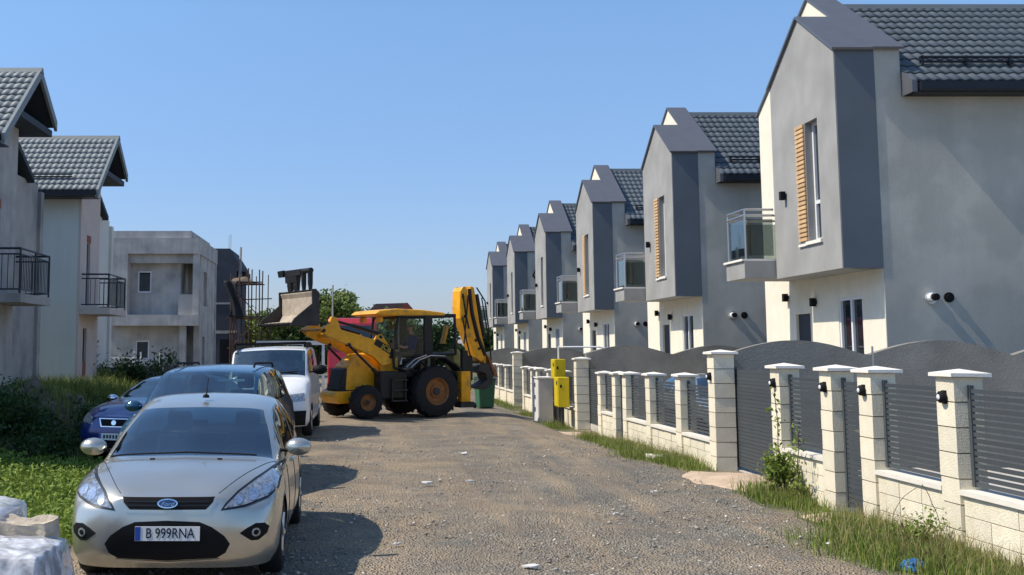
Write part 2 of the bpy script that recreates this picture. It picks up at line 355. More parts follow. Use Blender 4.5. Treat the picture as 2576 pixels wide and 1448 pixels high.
# ---------------- right-hand row: gabled houses ----------------
HX, HY, HS = 9.93, 20.75, 11.15
RIGHT_LABELS = ['large grey gabled house nearest the camera, cut by the right edge', 'second grey gabled house from the right, with timber strip beside its window',
    'third gabled house from the right, behind the yellow gas boxes', 'fourth gabled house from the right in the receding row',
    'fifth gabled house from the right, with dark downpipe on its side', 'farthest grey gabled house in the right row, just right of the raised boom']
LAMPMESH = {}
def spot_lamp(parent, loc):
    if 'm' not in LAMPMESH:
        mb = MB(); mb.box(-.10, -.06, -.09, 0, .06, .09); mb.box(0, -.03, -.03, .03, .03, .03); LAMPMESH['m'] = mb.mesh('lamp'); LAMPMESH['m'].materials.append(m_black)
    o = bpy.data.objects.new('lamp', LAMPMESH['m']); link(o, parent); o.location = loc; return o
def right_house(k):
    root = thing('gabled_house', RIGHT_LABELS[k], 'house', (HX, HY + HS * k, 0), group='grey gabled houses along the right of the road')
    D = 8.; VE = 6.15; PV = 2.95; EZ = 7.78; PZ = 9.7
    wl = MB(); wall(wl, 'x', .003, D, -.4, 7.3, 0, .3); wall(wl, 'x', .085, D, -.4, 7.3, VE - .3, VE); wall(wl, 'y', .3, VE - .3, -.4, 7.3, D - .3, D)
    wl.prism([(0.3, 7.3), (VE - .3, 7.3), (PV, 9.4)], 'x', D - .3, D)
    wl.build('wall', m_grey, root)
    fr = MB(); door = (3.5, 4.3, .12, 2.75); win = (.95, 2.05, .15, 3.02); bal = (3.55, 4.5, 3.96, 6.2)
    wall(fr, 'y', .02, VE, -.4, EZ, 0, .083, (door, win, bal)); fr.prism([(.02, EZ), (VE, EZ), (PV, PZ)], 'x', 0, .083)
    tag(fr.build('front_wall', m_white, root), 'cream white street front')
    rc = MB(); rc.box(.6, 3.3, -.1, .65, 4.5, 6.4); rc.build('room_wall', m_dark, root)
    d = MB(); d.box(.06, 3.5, .12, .1, 4.3, 2.75); d = d.build('door', m_dframe, root); h = MB(); h.tube((.03, 3.62, 1.1), (.03, 3.62, 1.4), .015); h.build('handle', m_steel, d)
    window(root, 'y', .95, 2.05, .15, 3.02, .07, bars=(1.5,)); window(root, 'y', 3.55, 4.5, 3.96, 6.2, .07, fmat=m_dframe)
    # bay
    B0, B1, BZ = -.78, 3.3, 3.5
    b = MB(); bw = (.88, 1.50, 4.15, 6.6)
    wall(b, 'y', 0, B1, BZ, EZ, B0, B0 + .25, (bw,)); b.prism([(0, EZ), (B1, EZ), (B1 / 2, 8.86)], 'x', B0, -.003)
    bo = b.build('bay', m_lgrey, root); tag(bo, 'light grey projecting upper bay')
    sd = MB(); sd.box(B0 + .25, .0, BZ, -.002, .25, EZ); sd.build('bay_side', m_dark, root)
    sd = MB(); sd.box(B0 + .25, B1 - .25, BZ, -.002, B1, EZ); sd.box(B0 + .25, .25, BZ, -.002, B1 - .25, BZ + .2); sd.build('bay_floor', m_lgrey, root)
    cr = MB(); cr.box(B0 + .02, -.012, BZ + .0, -.004, -.002, EZ); tag(cr.build('dark_panel', m_dark, root), 'anthracite side of the bay')
    w_ = window(root, 'y', .88, 1.50, 4.15, 6.6, B0 + .2, hb=(4.95,))
    s_ = MB(); s_.box(B0 - .05, .82, 4.08, B0 + .12, 1.56, 4.148); s_.build('sill', m_cap, w_)
    if k < 3:
        if k < 2:
            bm_ = MB(); bm_.box(-.035, 0, 0, 0, .42, .062); bme = bm_.mesh('batten'); bme.materials.append(m_wood)
            for i in range(26):
                o = bpy.data.objects.new('batten', bme); link(o, root); o.location = (B0 - .002, 1.52, 4.18 + i * .094)
        else:
            q = MB(); 
            for i in range(26): q.box(B0 - .037, 1.52, 4.18 + i * .094, B0 - .002, 1.94, 4.242 + i * .094)
            q.build('batten_strip', m_wood, root)
        q = MB(); q.box(B0 - .04, 1.55, 4.07, B0, 1.96, 4.12); q.build('sill', m_cap, root)
    spot_lamp(root, (B0 - .03, 2.62, 5.25)); spot_lamp(root, (-.03, 4.7, 3.15)); spot_lamp(root, (-.03, 4.45, 5.2)); spot_lamp(root, (-.03, 3.15, 2.98))
    # bay roof and parapet caps in sheet metal
    def cap(v0, z0, v1, z1, u0, u1, th, name):
        dv, dz = v1 - v0, z1 - z0; L_ = math.hypot(dv, dz); nx, nz = -dz / L_ * th, dv / L_ * th
        if nz < 0: nx, nz = -nx, -nz
        return MB().prism([(v0, z0), (v1, z1), (v1 + nx, z1 + nz), (v0 + nx, z0 + nz)], 'x', u0, u1)
    c1 = cap(-.07, EZ - .05, B1 / 2, 8.868, B0 - .06, -.01, .05, 'x'); c2 = cap(B1 + .07, EZ - .05, B1 / 2, 8.866, B0 - .06, -.01, .05, 'x'); c1.add(c2.v, c2.f)
    c1.build('bay_roof', m_metal, root)
    pp = MB(); pp.prism([(0, 7.3), (0, EZ), (PV, PZ), (VE, EZ), (VE, 7.3)], 'x', .003 + .082, .5); pp.box(.003, 0, 7.3, .085, .0195, EZ); pp.build('parapet', m_grey, root)
    c1 = cap(-.065, EZ - .035, PV, PZ + .006, -.05, .56, .05, 'x'); c2 = cap(VE + .065, EZ - .035, PV, PZ + .004, -.05, .56, .05, 'x'); c1.add(c2.v, c2.f)
    c1.build('parapet_cap', m_metal, root)
    # tiled roof
    V0, Z0 = -.38, 7.02; Z1 = 9.52; al = math.atan2(Z1 - Z0, PV - V0); SLn = math.hypot(Z1 - Z0, PV - V0)
    rf = MB(); rf.prism([(V0, Z0 - .02), (PV, Z1 - .02), (2 * PV - V0, Z0 - .02), (2 * PV - V0, Z0 - .14), (PV, Z1 - .14), (V0, Z0 - .14)], 'x', .5, D + .3)
    rf = rf.build('roof', m_metal, root)
    rows = int(round(SLn / TL)); nc = int((D + .25 - .5) / TW)
    sep = (0, 12) if k < 2 else (0, 0)
    tiles(rf, TILE_D, (.52, V0, Z0), al, rows, 0, nc, *sep)
    if k < 3: tiles(rf, TILE_D, (.52, 2 * PV - V0, Z0), al, rows, 0, nc, 0, 0, flip=True)
    rd = MB(); rd.prism([(PV - .14, Z1 - .06), (PV - .05, Z1 + .07), (PV + .05, Z1 + .07), (PV + .14, Z1 - .06)], 'x', .56, D + .32); rd.build('ridge_cap', m_tile, rf)
    sg = MB(); vv = V0 + .75 * math.cos(al); zz = Z0 + .75 * math.sin(al)
    for dz in (.09, .17): sg.tube((1.0, vv - dz * .5, zz + dz), (D, vv - dz * .5, zz + dz), .025, 6)
    for i in range(9): sg.box(1.0 + i * .85, vv - .1, zz + .0, 1.04 + i * .85, vv + .02, zz + .2)
    sg.build('snow_guard', m_gut, rf)
    gt = MB(); gt.prism([(V0 - .13, Z0 - .02), (V0 - .02, Z0 - .02), (V0 - .02, Z0 - .19), (V0 - .13, Z0 - .17)], 'x', .64, D + .3)
    gt.prism([(V0, Z0 - .16), (0, Z0 - .16), (0, Z0 - .2), (V0, Z0 - .2)], 'x', .55, D + .3); gt.build('gutter', m_gut, root)
    vg = MB(); vg.prism([(V0 - .05, Z0 - .2), (V0 - .05, Z0 + .03), (.0, Z0 + .31), (0, Z0 - .2)], 'x', .502, .6); vg.build('verge_board', m_metal, root)
    # flue pipes on the near side wall
    if k < 4:
        for x_, r_, l_, mt in ((.87, .085, .14, m_frame), (1.21, .065, .05, m_black)):
            pz = 2.94; pp = MB(); pp.tube((x_, -l_, pz), (x_, 0, pz), r_, 12); pp = pp.build('flue_pipe', mt, root, smooth=False)
            q = MB(); q.lathe([(r_ * .3, -.02), (r_ * 1.5, -.02), (r_ * 1.5, 0)], 14, 'y', (x_, -.001, pz)); q.build('rosette', m_steel if mt is m_frame else m_black, pp)
            if mt is m_frame: q = MB(); q.tube((x_, -l_ - .07, pz), (x_, -l_, pz), r_ * .8, 12); q.build('flue_end', m_black, pp)
    else:
        q = MB(); q.path([(.55, -.45, 6.9), (.3, -.1, 6.3), (1.1, -.07, 5.6), (1.1, -.07, 0)], .05, 8); q.build('downpipe', m_gut, root)
    # balcony
    X0, X1, Y0, Y1 = -1.47, -.0, 3.34, 4.55
    sb = MB(); sb.box(X0, Y0, 3.52, X1 - .003, Y1, 3.9); tag(sb.build('balcony', m_lgrey, root), 'grey balcony box beside the bay')
    cp = MB(); cp.box(X0 - .05, Y0 + .01, 3.903, X1 - .004, Y1 + .05, 3.95); bc = cp.build('balcony_coping', m_cap, root)
    ra = MB()
    for z_, r_ in ((4.92, .028), (5.05, .028)): ra.path([(X0 + .05, Y0 + .05, z_), (X0 + .05, Y1 - .05, z_), (-.02, Y1 - .05, z_)], r_, 8); ra.tube((X0 + .05, Y0 + .05, z_), (-.78, Y0 + .05, z_), r_, 8)
    for x_, y_ in ((X0 + .05, Y0 + .05), (X0 + .05, Y1 - .05)): ra.tube((x_, y_, 3.94), (x_, y_, 5.05), .022, 8)
    ra.build('railing', m_steel, root)
    for p, q in (((X0 + .07, Y0 + .09), (X0 + .08, Y1 - .09)), ((X0 + .1, Y0 + .045), (-.80, Y0 + .055)), ((X0 + .1, Y1 - .055), (-.06, Y1 - .045))):
        gl = MB(); gl.box(p[0], p[1], 4.02, q[0], q[1], 4.84); gl.build('glass_panel', g_pane, root)
    return root
for k in range(6): right_house(k)

# ---------------- left-hand row: pitched houses with street balconies ----------------
LX = -9.3
def left_house(y0, label, wallm, frontm, gate):
    root = thing('pitched_roof_house', label, 'house', (LX, y0, 0), group='pitched-roof houses with street balconies on the left')
    D = 7.; VF = 2.6; RV = 2.2; NZ = 7.12
    w_ = MB(); wall(w_, 'x', -D, -.085, 0, NZ + .35, 0, .3); wall(w_, 'x', -D, -.4, 0, 6.7, 6.2, 6.5); wall(w_, 'y', .3, 6.2, 0, 6.7, -D, -D + .3); wall(w_, 'y', VF, 6.2, 0, 6.9, -.8, -.5)
    wall(w_, 'x', -D, -.085, 0, NZ + .9, VF - .3, VF)
    w_.build('wall', wallm, root)
    up = (.85, 1.3, 3.42, 5.55); lo = (.6, 1.1, .5, 2.65)
    f = MB(); wall(f, 'y', 0, VF, 0, NZ + .4, -.083, 0, (up, lo)); f.prism([(0, NZ + .4), (VF, NZ + .4), (VF, 8.8), (RV, 9.0)], 'x', -.083, 0)
    tag(f.build('front_wall', frontm, root), 'street front')
    window(root, 'y', *up, -.12, fmat=m_dframe, mat=m_pane); lw = window(root, 'y', *lo, -.13, fmat=m_dframe)
    q = MB(); q.box(-.1, .62, .5, -.02, 1.08, 1.55); q.build('brick_infill', m_brick, root)
    q = MB(); q.box(-.03, .8, 5.56, .012, 1.35, 5.8); q.build('brick_lintel', m_brick, root)
    # roof: near slope faces the camera, far slope is shorter
    V0, Z0, Z1, V2 = -.62, 7.12, 9.42, 3.78; al = math.atan2(Z1 - Z0, RV - V0); Z2 = Z1 - (V2 - RV) * .70
    rf = MB(); rf.prism([(V0, Z0 - .03), (RV, Z1 - .03), (V2, Z2 - .03), (V2, Z2 - .15), (RV, Z1 - .16), (V0, Z0 - .16)], 'x', -D - .3, .66)
    rf = rf.build('roof', m_under, root)
    rows = int(round(math.hypot(RV - V0, Z1 - Z0) / TL)); nc = 38
    sep = (nc - 16, nc) if gate else ((nc - 8, nc) if gate is False else (0, 0))
    tiles(rf, TILE_L, (.62 - nc * TW, V0, Z0), al, rows, 0, nc, *sep)
    tiles(rf, TILE_L, (.62 - nc * TW, V2, Z2), math.atan(.70), 5, 0, nc, 0, 0, flip=True)
    q = MB(); q.prism([(V0 - .03, Z0 - .22), (V0 - .03, Z0 + .03), (RV, Z1 + .05), (RV, Z1 - .22)], 'x', .62, .70); q.prism([(V2 + .03, Z2 - .24), (V2 + .03, Z2 + .03), (RV + .003, Z1 + .05), (RV + .003, Z1 - .22)], 'x', .62, .70)
    q.build('verge_board', m_ltile, root)
    q = MB(); q.prism([(RV - .14, Z1 - .08), (RV - .05, Z1 + .06), (RV + .05, Z1 + .06), (RV + .14, Z1 - .08)], 'x', -D - .3, .72); q.build('ridge_cap', m_ltile, rf)
    q = MB(); vv, zz = V0 + .7 * math.cos(al), Z0 + .7 * math.sin(al)
    for dz in (.09, .16): q.tube((-D, vv - dz * .5, zz + dz), (-.3, vv - dz * .5, zz + dz), .022, 6)
    q.build('snow_guard', m_gut, rf)
    q = MB(); q.prism([(V0 - .13, Z0 - .02), (V0 - .02, Z0 - .02), (V0 - .02, Z0 - .2), (V0 - .13, Z0 - .18)], 'x', -D - .2, .6); q.prism([(V0, Z0 - .18), (0, Z0 - .18), (0, Z0 - .21), (V0, Z0 - .21)], 'x', -D - .2, .6)
    q.build('gutter', m_gut, root)
    q = MB(); q.box(-D, .95, Z2 - .42, .58, V2 - .04, Z2 - .24); q.build('soffit_box', m_under, root)
    # lower rear roof
    lr = MB(); lr.prism([(VF, 8.15), (5.1, 6.95), (5.1, 6.8), (VF, 8.0)], 'x', -D - .2, -.28); lr = lr.build('lower_roof', m_under, root)
    tiles(lr, TILE_L, (-.3 - 34 * TW, 5.1, 6.97), math.atan(.5), 8, 0, 34, 0, 0, flip=True)
    # balcony with dark bar railing
    q = MB(); q.box(.003, 0.02, 3.1, 1.0, VF - .02, 3.32); tag(q.build('balcony', wallm if wallm is m_conc else m_beige, root), 'balcony slab')
    ra = MB(); P = [(0.05, .06), (.95, .06), (.95, VF - .06), (.05, VF - .06)]
    for z_ in (3.42, 4.28, 4.42): ra.path([(*p, z_) for p in P], .02 if z_ < 4.4 else .028, 6)
    for p in P[1:3] + [(.95, VF / 2)]: ra.tube((*p, 3.15), (*p, 4.42), .028, 6)
    ra = ra.build('railing', m_dframe, root)
    bb = MB().tube((0, 0, 0), (0, 0, .86), .011, 5).mesh('bar'); bb.materials.append(m_dframe)
    for (a, b_) in zip(P, P[1:]):
        n_ = int(math.hypot(b_[0] - a[0], b_[1] - a[1]) / .13)
        for i in range(1, n_):
            o = bpy.data.objects.new('bar', bb); link(o, ra); o.location = (a[0] + (b_[0] - a[0]) * i / n_, a[1] + (b_[1] - a[1]) * i / n_, 3.42)
    return root
left_house(17.4, 'bare concrete house beyond the left edge, shading the soil heap', m_conc, m_conc, None)
left_house(26.6, 'unfinished bare concrete pitched house at the left edge with dark railing', m_conc, m_conc2, False)
left_house(36.0, 'pale grey green pitched house with beige street front, second on the left', m_pgreen, m_beige, True)

# ---------------- flat-roofed concrete house ----------------
root = thing('concrete_house', 'flat-roofed raw concrete house under construction, left of the scaffold', 'house', (-8.25, 55, 0))
up = (-3.2, -2.5, 4.82, 5.92); lo = (-3.25, -2.55, 1.34, 2.39)
q = MB(); wall(q, 'x', -8, -1.0, 0, 7.0, .8, 1.1, (up, lo)); wall(q, 'y', 1.1, 7, 0, 7.0, -.35, -.05, ((2.2, 3.0, .3, 2.6), (2.4, 3.6, 4.2, 6.0))); wall(q, 'x', -8, 0, 0, 7, 6.7, 7.0)
q.box(-1.3, 1.1, 0, -1.0, 3.2, 7.0); q.build('wall', m_conc2, root)
q = MB(); q.box(-8, .0, 6.75, .02, 7.2, 7.55); q.box(-8, .25, 7.55, -.4, 7, 7.93); tag(q.build('roof_slab', m_conc2, root), 'projecting roof parapet')
q = MB(); q.box(-4.3, .0, 3.66, -3.55, .8, 6.75); q.box(-3.55, .3, 6.3, -.3, .8, 6.75); q.build('frame', m_conc2, root)
q = MB(); q.box(-4.4, -.25, 3.12, .05, .8, 3.66); q.build('floor_slab', m_conc2, root)
q = MB(); q.box(-1.0, 3.2, 0, -.35, 3.3, 7); q.build('loggia_wall', m_conc, root)
q = MB(); q.box(-.28, .1, 3.66, .02, .45, 6.75); q.box(-.9, .1, 0, -.6, .4, 3.12); q.build('pillar', m_conc2, root)
q = MB(); q.box(-1.0, .15, 3.66, -.28, .3, 4.7); q.build('parapet', m_conc, root)
window(root, 'x', *up, .9, fw=.07); window(root, 'x', *lo, .9, fw=.07)
# dark unfinished block behind
root = thing('dark_block_house', 'dark unfinished block behind the scaffold with rods on top', 'house', (-8.6, 75, 0))
q = MB(); wall(q, 'x', -7, 0, 0, 7.3, 0, .3, ((-1.1, -.3, 1.0, 2.6),)); wall(q, 'y', .3, 6, 0, 7.3, -.3, 0, ((1.0, 2.4, 4.0, 5.6),)); q.box(-7, 5.7, 0, -.3, 6, 7.3)
q.prism([(-7, 7.3), (.3, 7.3), (.3, 7.6), (-.5, 8.85), (-7, 8.85)], 'y', .1, 5.5); q.build('wall', M('dark_block', (.055, .06, .075), .9, var=.15, vs=1.5), root)
q = MB(); q.box(-7, -.04, 3.0, .05, 0, 3.2); q.box(-7, -.04, 5.0, .05, 0, 5.12); q.build('concrete_band', m_conc, root)
q = MB(); q.box(.0, .2, 6.9, .65, 3, 7.25); q.build('eave', m_black, root)
q = MB()
for x_ in (-.62, -.54, -.46): q.tube((x_, .4, 8.8), (x_ + .02, .4, 9.85), .012, 5)
q.build('reinforcing_rods', m_conc, root)

# ---------------- fence along the right ----------------
FX, PW = 5.71, .33
CAPM = {}
def pillar(y, h, zb, label, blocks=7, w=PW, wx=None):
    wx = wx or (.33 if blocks == 8 else .28)
    root = thing('fence_pillar', label, 'pillar', (FX, y, zb), group='cream block pillars of the street fence')
    core = MB(); core.box(.012, .012, -.15, wx - .012, w - .012, h); core.build('core', m_mortar, root)
    bh = h / blocks; key = ('b', round(bh, 3), wx)
    if key not in CAPM:
        b = MB(); b.box(0, 0, .006, wx, w, bh - .006); me = b.mesh('block'); me.materials.append(m_cream); CAPM[key] = me
    for i in range(blocks): o = bpy.data.objects.new('block', CAPM[key]); link(o, root); o.location = (random.uniform(-.004, .004), random.uniform(-.004, .004), i * bh); o.rotation_euler = (0, 0, random.uniform(-.008, .008))
    bb = MB(); bb.box(0, 0, -.16, wx, w, -.004); bb.build('base_block', m_cream, root)
    key = ('c', wx)
    if key not in CAPM:
        o_ = .055; X0, X1, Y0, Y1 = -o_, wx + o_, -o_, w + o_; c_ = MB()
        c_.add([(X0, Y0, 0), (X1, Y0, 0), (X1, Y1, 0), (X0, Y1, 0), (X0, Y0, .035), (X1, Y0, .035), (X1, Y1, .035), (X0, Y1, .035), (wx / 2, w / 2, .075)],
               [(3, 2, 1, 0), (0, 1, 5, 4), (1, 2, 6, 5), (2, 3, 7, 6), (3, 0, 4, 7), (4, 5, 8), (5, 6, 8), (6, 7, 8), (7, 4, 8)]); me = c_.mesh('cap'); me.materials.append(m_cap); CAPM[key] = me
    o = bpy.data.objects.new('cap', CAPM[key]); link(o, root); o.location = (random.uniform(-.006, .006), random.uniform(-.006, .006), h + .001); o.rotation_euler = (random.uniform(-.008, .008), random.uniform(-.008, .008), random.uniform(-.02, .02)); return root
SLATM = {}
def slat_mesh(L_, hh=.044, th=.018):
    key = (round(L_, 3), hh)
    if key not in SLATM:
        b = MB(); b.prism([(-th / 2, 0), (th / 2, 0), (th / 2, hh), (-th / 2, hh)], 'y', 0, L_); me = b.mesh('slat'); me.materials.append(m_slat); SLATM[key] = me
    return SLATM[key]
def panel(y0, y1, z0, z1, label, sep=True, pitch=.0585, x=FX + .14, name='slat_fence', cat='fence', group='grey slat panels of the street fence', extra=None, hh=.040):
    L_ = y1 - y0 - .02; root = thing(name, label, cat, (x, y0 + .01, 0), group=group)
    for ya in (0, L_ - .045): f = MB(); f.box(-.02, ya, z0, .02, ya + .045, z1); f.build('stile', m_slat, root)
    n_ = int((z1 - z0) / pitch); me = slat_mesh(L_ - .09, hh)
    if sep:
        for i in range(n_): o = bpy.data.objects.new('slat', me); link(o, root); o.location = (0, .045, z0 + .008 + i * pitch)
    else:
        q = MB()
        for i in range(n_): q.box(-.014, .045, z0 + .008 + i * pitch, .014, L_ - .045, z0 + .008 + i * pitch + .044)
        q.build('slats', m_slat, root)
    if extra: extra(root, L_, z0, z1)
    return root
BLKM = {}
def low_wall(y0, y1, zb, h, label, sep=True):
    root = thing('low_fence_wall', label, 'wall', (FX, y0, zb), group='low cream block walls under the fence panels')
    L_ = y1 - y0; c = MB(); c.box(.045, .004, -.2, .24, L_ - .004, h - .005); c.build('core', m_mortar if sep else m_cream, root)
    n_ = max(2, int(round(L_ / .42))); bl = L_ / n_; ch = h / 3
    if sep:
        key = (round(bl, 3), round(ch, 3))
        if key not in BLKM:
            b = MB(); b.box(.035, .004, .004, .25, bl - .004, ch - .004); me = b.mesh('block'); me.materials.append(m_cream); BLKM[key] = me
        for r in range(3):
            for i in range(n_): o = bpy.data.objects.new('block', BLKM[key]); link(o, root); o.location = (random.uniform(-.004, .004), i * bl, r * ch)
    q = MB(); q.box(.0, .004, h + .001, .285, L_ - .004, h + .05); q.build('coping', m_coping, root); return root
def lamp(x, y, z, label):
    root = thing('wall_lamp', label, 'lamp', (x, y, z), group='black bulkhead lamps on the fence pillars')
    q = MB(); q.box(-.02, -.035, -.065, -.001, .035, .065); q.build('back_plate', m_black, root)
    q = MB(); q.lathe([(.001, -.07), (.04, -.07), (.058, -.055), (.058, -.02)], 16, 'x'); q.build('housing', m_black, root, smooth=True)
    q = MB(); q.lathe([(.0005, -.082), (.018, -.079), (.028, -.0705)], 14, 'x'); q.build('diffuser', m_frame, root, smooth=True)
def hnd(root, L_, z0, z1):
    q = MB(); q.box(-.07, .12, 1.0, -.05, .26, 1.03); q.box(-.05, .14, 1.0, -.02, .16, 1.03); q.build('handle', m_steel, root)
# lot 1
P1 = [(8.55, 'block pillar beyond the right edge, first of the near fence'), (10.63, 'block pillar with lamp nearest the right edge of the photo'), (12.36, 'block pillar with lamp on the near side of the nearest pedestrian gate'),
      (13.41, 'block pillar with lamp on the far side of the nearest pedestrian gate'), (15.07, 'block pillar with lamp on the near side of the nearest sliding gate')]
for y, lb in P1: pillar(y, 1.70, 0, lb)
pillar(17.85, 1.88, 0, 'tall block pillar on the far side of the nearest sliding gate', 8)
for y, lb in ((10.63, 'lamp on the pillar nearest the right edge'), (12.36, 'lamp on the pillar right of the nearest pedestrian gate'), (13.41, 'lamp on the pillar left of the nearest pedestrian gate'),
              (15.07, 'lamp on the pillar right of the nearest sliding gate')): lamp(FX, y + .17, 1.50, 'black bulkhead ' + lb)
lamp(FX, 18.02, 1.52, 'black bulkhead lamp on the tall pillar by the nearest sliding gate')
low_wall(8.88, 10.63, 0, .58, 'low block wall at the right edge beneath the nearest slats'); low_wall(10.96, 12.36, 0, .58, 'low block wall between the two lamp pillars nearest the right edge')
low_wall(13.74, 15.07, 0, .58, 'low block wall between nearest pedestrian gate and nearest sliding gate')
panel(8.88, 10.63, .66, 1.62, 'slat panel cut by the right edge of the photo'); panel(10.96, 12.36, .66, 1.62, 'slat panel between the two lamp pillars nearest the right edge')
panel(13.74, 15.07, .66, 1.62, 'slat panel between nearest pedestrian gate and nearest sliding gate')
panel(12.69, 13.41, .08, 1.62, 'narrow dark slat pedestrian gate nearest the camera', name='pedestrian_gate', cat='gate', group='pedestrian gates', extra=hnd, pitch=.0575, hh=.05)
panel(15.36, 17.95, .08, 1.68, 'wide grey slat sliding gate nearest the camera, behind the sand', name='sliding_gate', cat='gate', group='sliding gates', x=FX + .37, extra=hnd, pitch=.0575, hh=.053)
# lot 2
P2 = [(19.78, 'block pillar just left of the tall pillar by the nearest sliding gate'), (21.88, 'second block pillar left of the tall pillar by the nearest sliding gate'), (23.85, 'block pillar on the near side of the second pedestrian gate'),
      (24.85, 'block pillar on the far side of the second pedestrian gate'), (26.39, 'block pillar on the near side of the second sliding gate')]
for y, lb in P2: pillar(y, 1.50 - .02 * (y - 19) / 7, -.02 - .1 * (y - 19) / 8, lb, 6)
pillar(29.3, 1.84, -.16, 'tall block pillar right of the yellow gas boxes', 8)
Z2 = -.05
for a, b_, lb in ((18.18, 19.78, 'between the tall pillar and the next pillar of the second lot'), (20.11, 21.88, 'second from the tall pillar in the second lot'), (22.21, 23.85, 'right of the second pedestrian gate'), (25.18, 26.39, 'between the second pedestrian gate and the second sliding gate')):
    low_wall(a, b_, Z2 - .03, .52, 'low block wall ' + lb); panel(a, b_, .53, 1.40, 'slat panel ' + lb)
panel(24.18, 24.85, .0, 1.40, 'narrow dark slat pedestrian gate of the second lot', name='pedestrian_gate', cat='gate', group='pedestrian gates', extra=hnd)
panel(26.75, 29.35, -.02, 1.45, 'wide dark slat sliding gate of the second lot', name='sliding_gate', cat='gate', group='sliding gates', x=FX + .37)
# lots 3 and 4, farther on
far = [(31.7, 'farther block pillar behind the yellow gas boxes'), (33.75, 'farther block pillar behind the grey meter cabinet'), (35.85, 'farther block pillar just left of the grey meter cabinet'), (37.0, 'second block pillar left of the grey meter cabinet'), (38.9, 'block pillar just right of the farthest tall pillar')]
for y, lb in far: pillar(y, 1.46, -.17, lb, 6)
pillar(41.4, 1.98, -.18, 'farthest tall block pillar, right of the green wheelie bin', 8)
far2 = [43.7, 45.9, 48.1, 50.3]
for i, y in enumerate(far2): pillar(y, 1.44, -.17, ['first', 'second', 'third', 'fourth'][i] + ' block pillar beyond the farthest tall pillar, behind the wheelie bin', 6)
seg = [(29.63, 31.7), (32.03, 33.75), (34.08, 35.85), (37.33, 38.9), (41.73, 43.7), (44.03, 45.9), (46.23, 48.1), (48.43, 50.3)]
lbs = ['behind the yellow gas boxes', 'between gas boxes and grey meter cabinet', 'behind the grey meter cabinet', 'second left of the grey meter cabinet', 'just beyond the farthest tall pillar', 'second beyond the farthest tall pillar', 'third beyond the farthest tall pillar', 'fourth beyond the farthest tall pillar']
for (a, b_), lb in zip(seg, lbs): low_wall(a, b_, -.19, .52, 'distant low block wall ' + lb, sep=False); panel(a, b_, .38, 1.24, 'distant slat panel ' + lb, sep=False)
panel(36.18, 37.0, -.1, 1.24, 'distant pedestrian gate left of the grey meter cabinet', sep=False, name='pedestrian_gate', cat='gate', group='pedestrian gates')
panel(39.23, 41.4, -.1, 1.24, 'distant sliding gate right of the farthest tall pillar', sep=False, name='sliding_gate', cat='gate', group='sliding gates', x=FX + .37)
# arched boundary walls between the lots (run away from the street)
BL = ['dark rendered boundary wall with arched top before the nearest house', 'dark arched boundary wall before the second house', 'dark arched boundary wall before the third house', 'dark arched boundary wall before the fourth house']
for i, yb in enumerate((18.22, 29.66, 41.76, 53.3)):
    per = 2.4; zl = -.02 - .05 * min(i, 2); pts = []
    x0, x1 = FX + .34, 20.
    N = 100
    for j in range(N + 1):
        x_ = x0 + (x1 - x0) * j / N; ph = (x_ - 8.38) / per; fr_ = ph - math.floor(ph); pts.append((x_, zl + 1.88 + .25 * math.sin(math.pi * fr_) ** 1.0))
    q = MB(); V = []; F = []
    for x_, z_ in pts: V += [(x_, yb, -.4), (x_, yb, z_), (x_, yb + .18, z_), (x_, yb + .18, -.4)]
    for j in range(N):
        a = j * 4; b_ = a + 4
        for e in range(3): F.append((a + e, a + e + 1, b_ + e + 1, b_ + e))
    F.append((0, 3, 2, 1)); q.add(V, F); tag(q.build('boundary_wall', m_wall), BL[i], 'wall', 'arched boundary walls between the lots')
# thin pole behind the nearest pedestrian gate
q = MB(); q.tube((6.32, 13.6, 0), (6.32, 13.6, 2.0), .012, 6); tag(q.build('thin_pole', m_steel), 'thin pale pole rising behind the nearest pedestrian gate', 'pole')

# pale paving of the front yards, seen through the slats
m_pave = M('pale_paving', (.50, .47, .42), .9, var=.12, vs=2, bump=.3, bs=30)
for i, (a, b_) in enumerate(((8.0, 18.2), (18.42, 29.64), (29.86, 41.7), (41.96, 53.2))):
    q = MB(); q.box(6.06, a, -.25, 9.9 if i else 16., b_, (.03, .0, -.1, -.12)[i]); tag(q.build('yard_path', m_pave), 'pale paved front yard behind the fence', kind='structure')

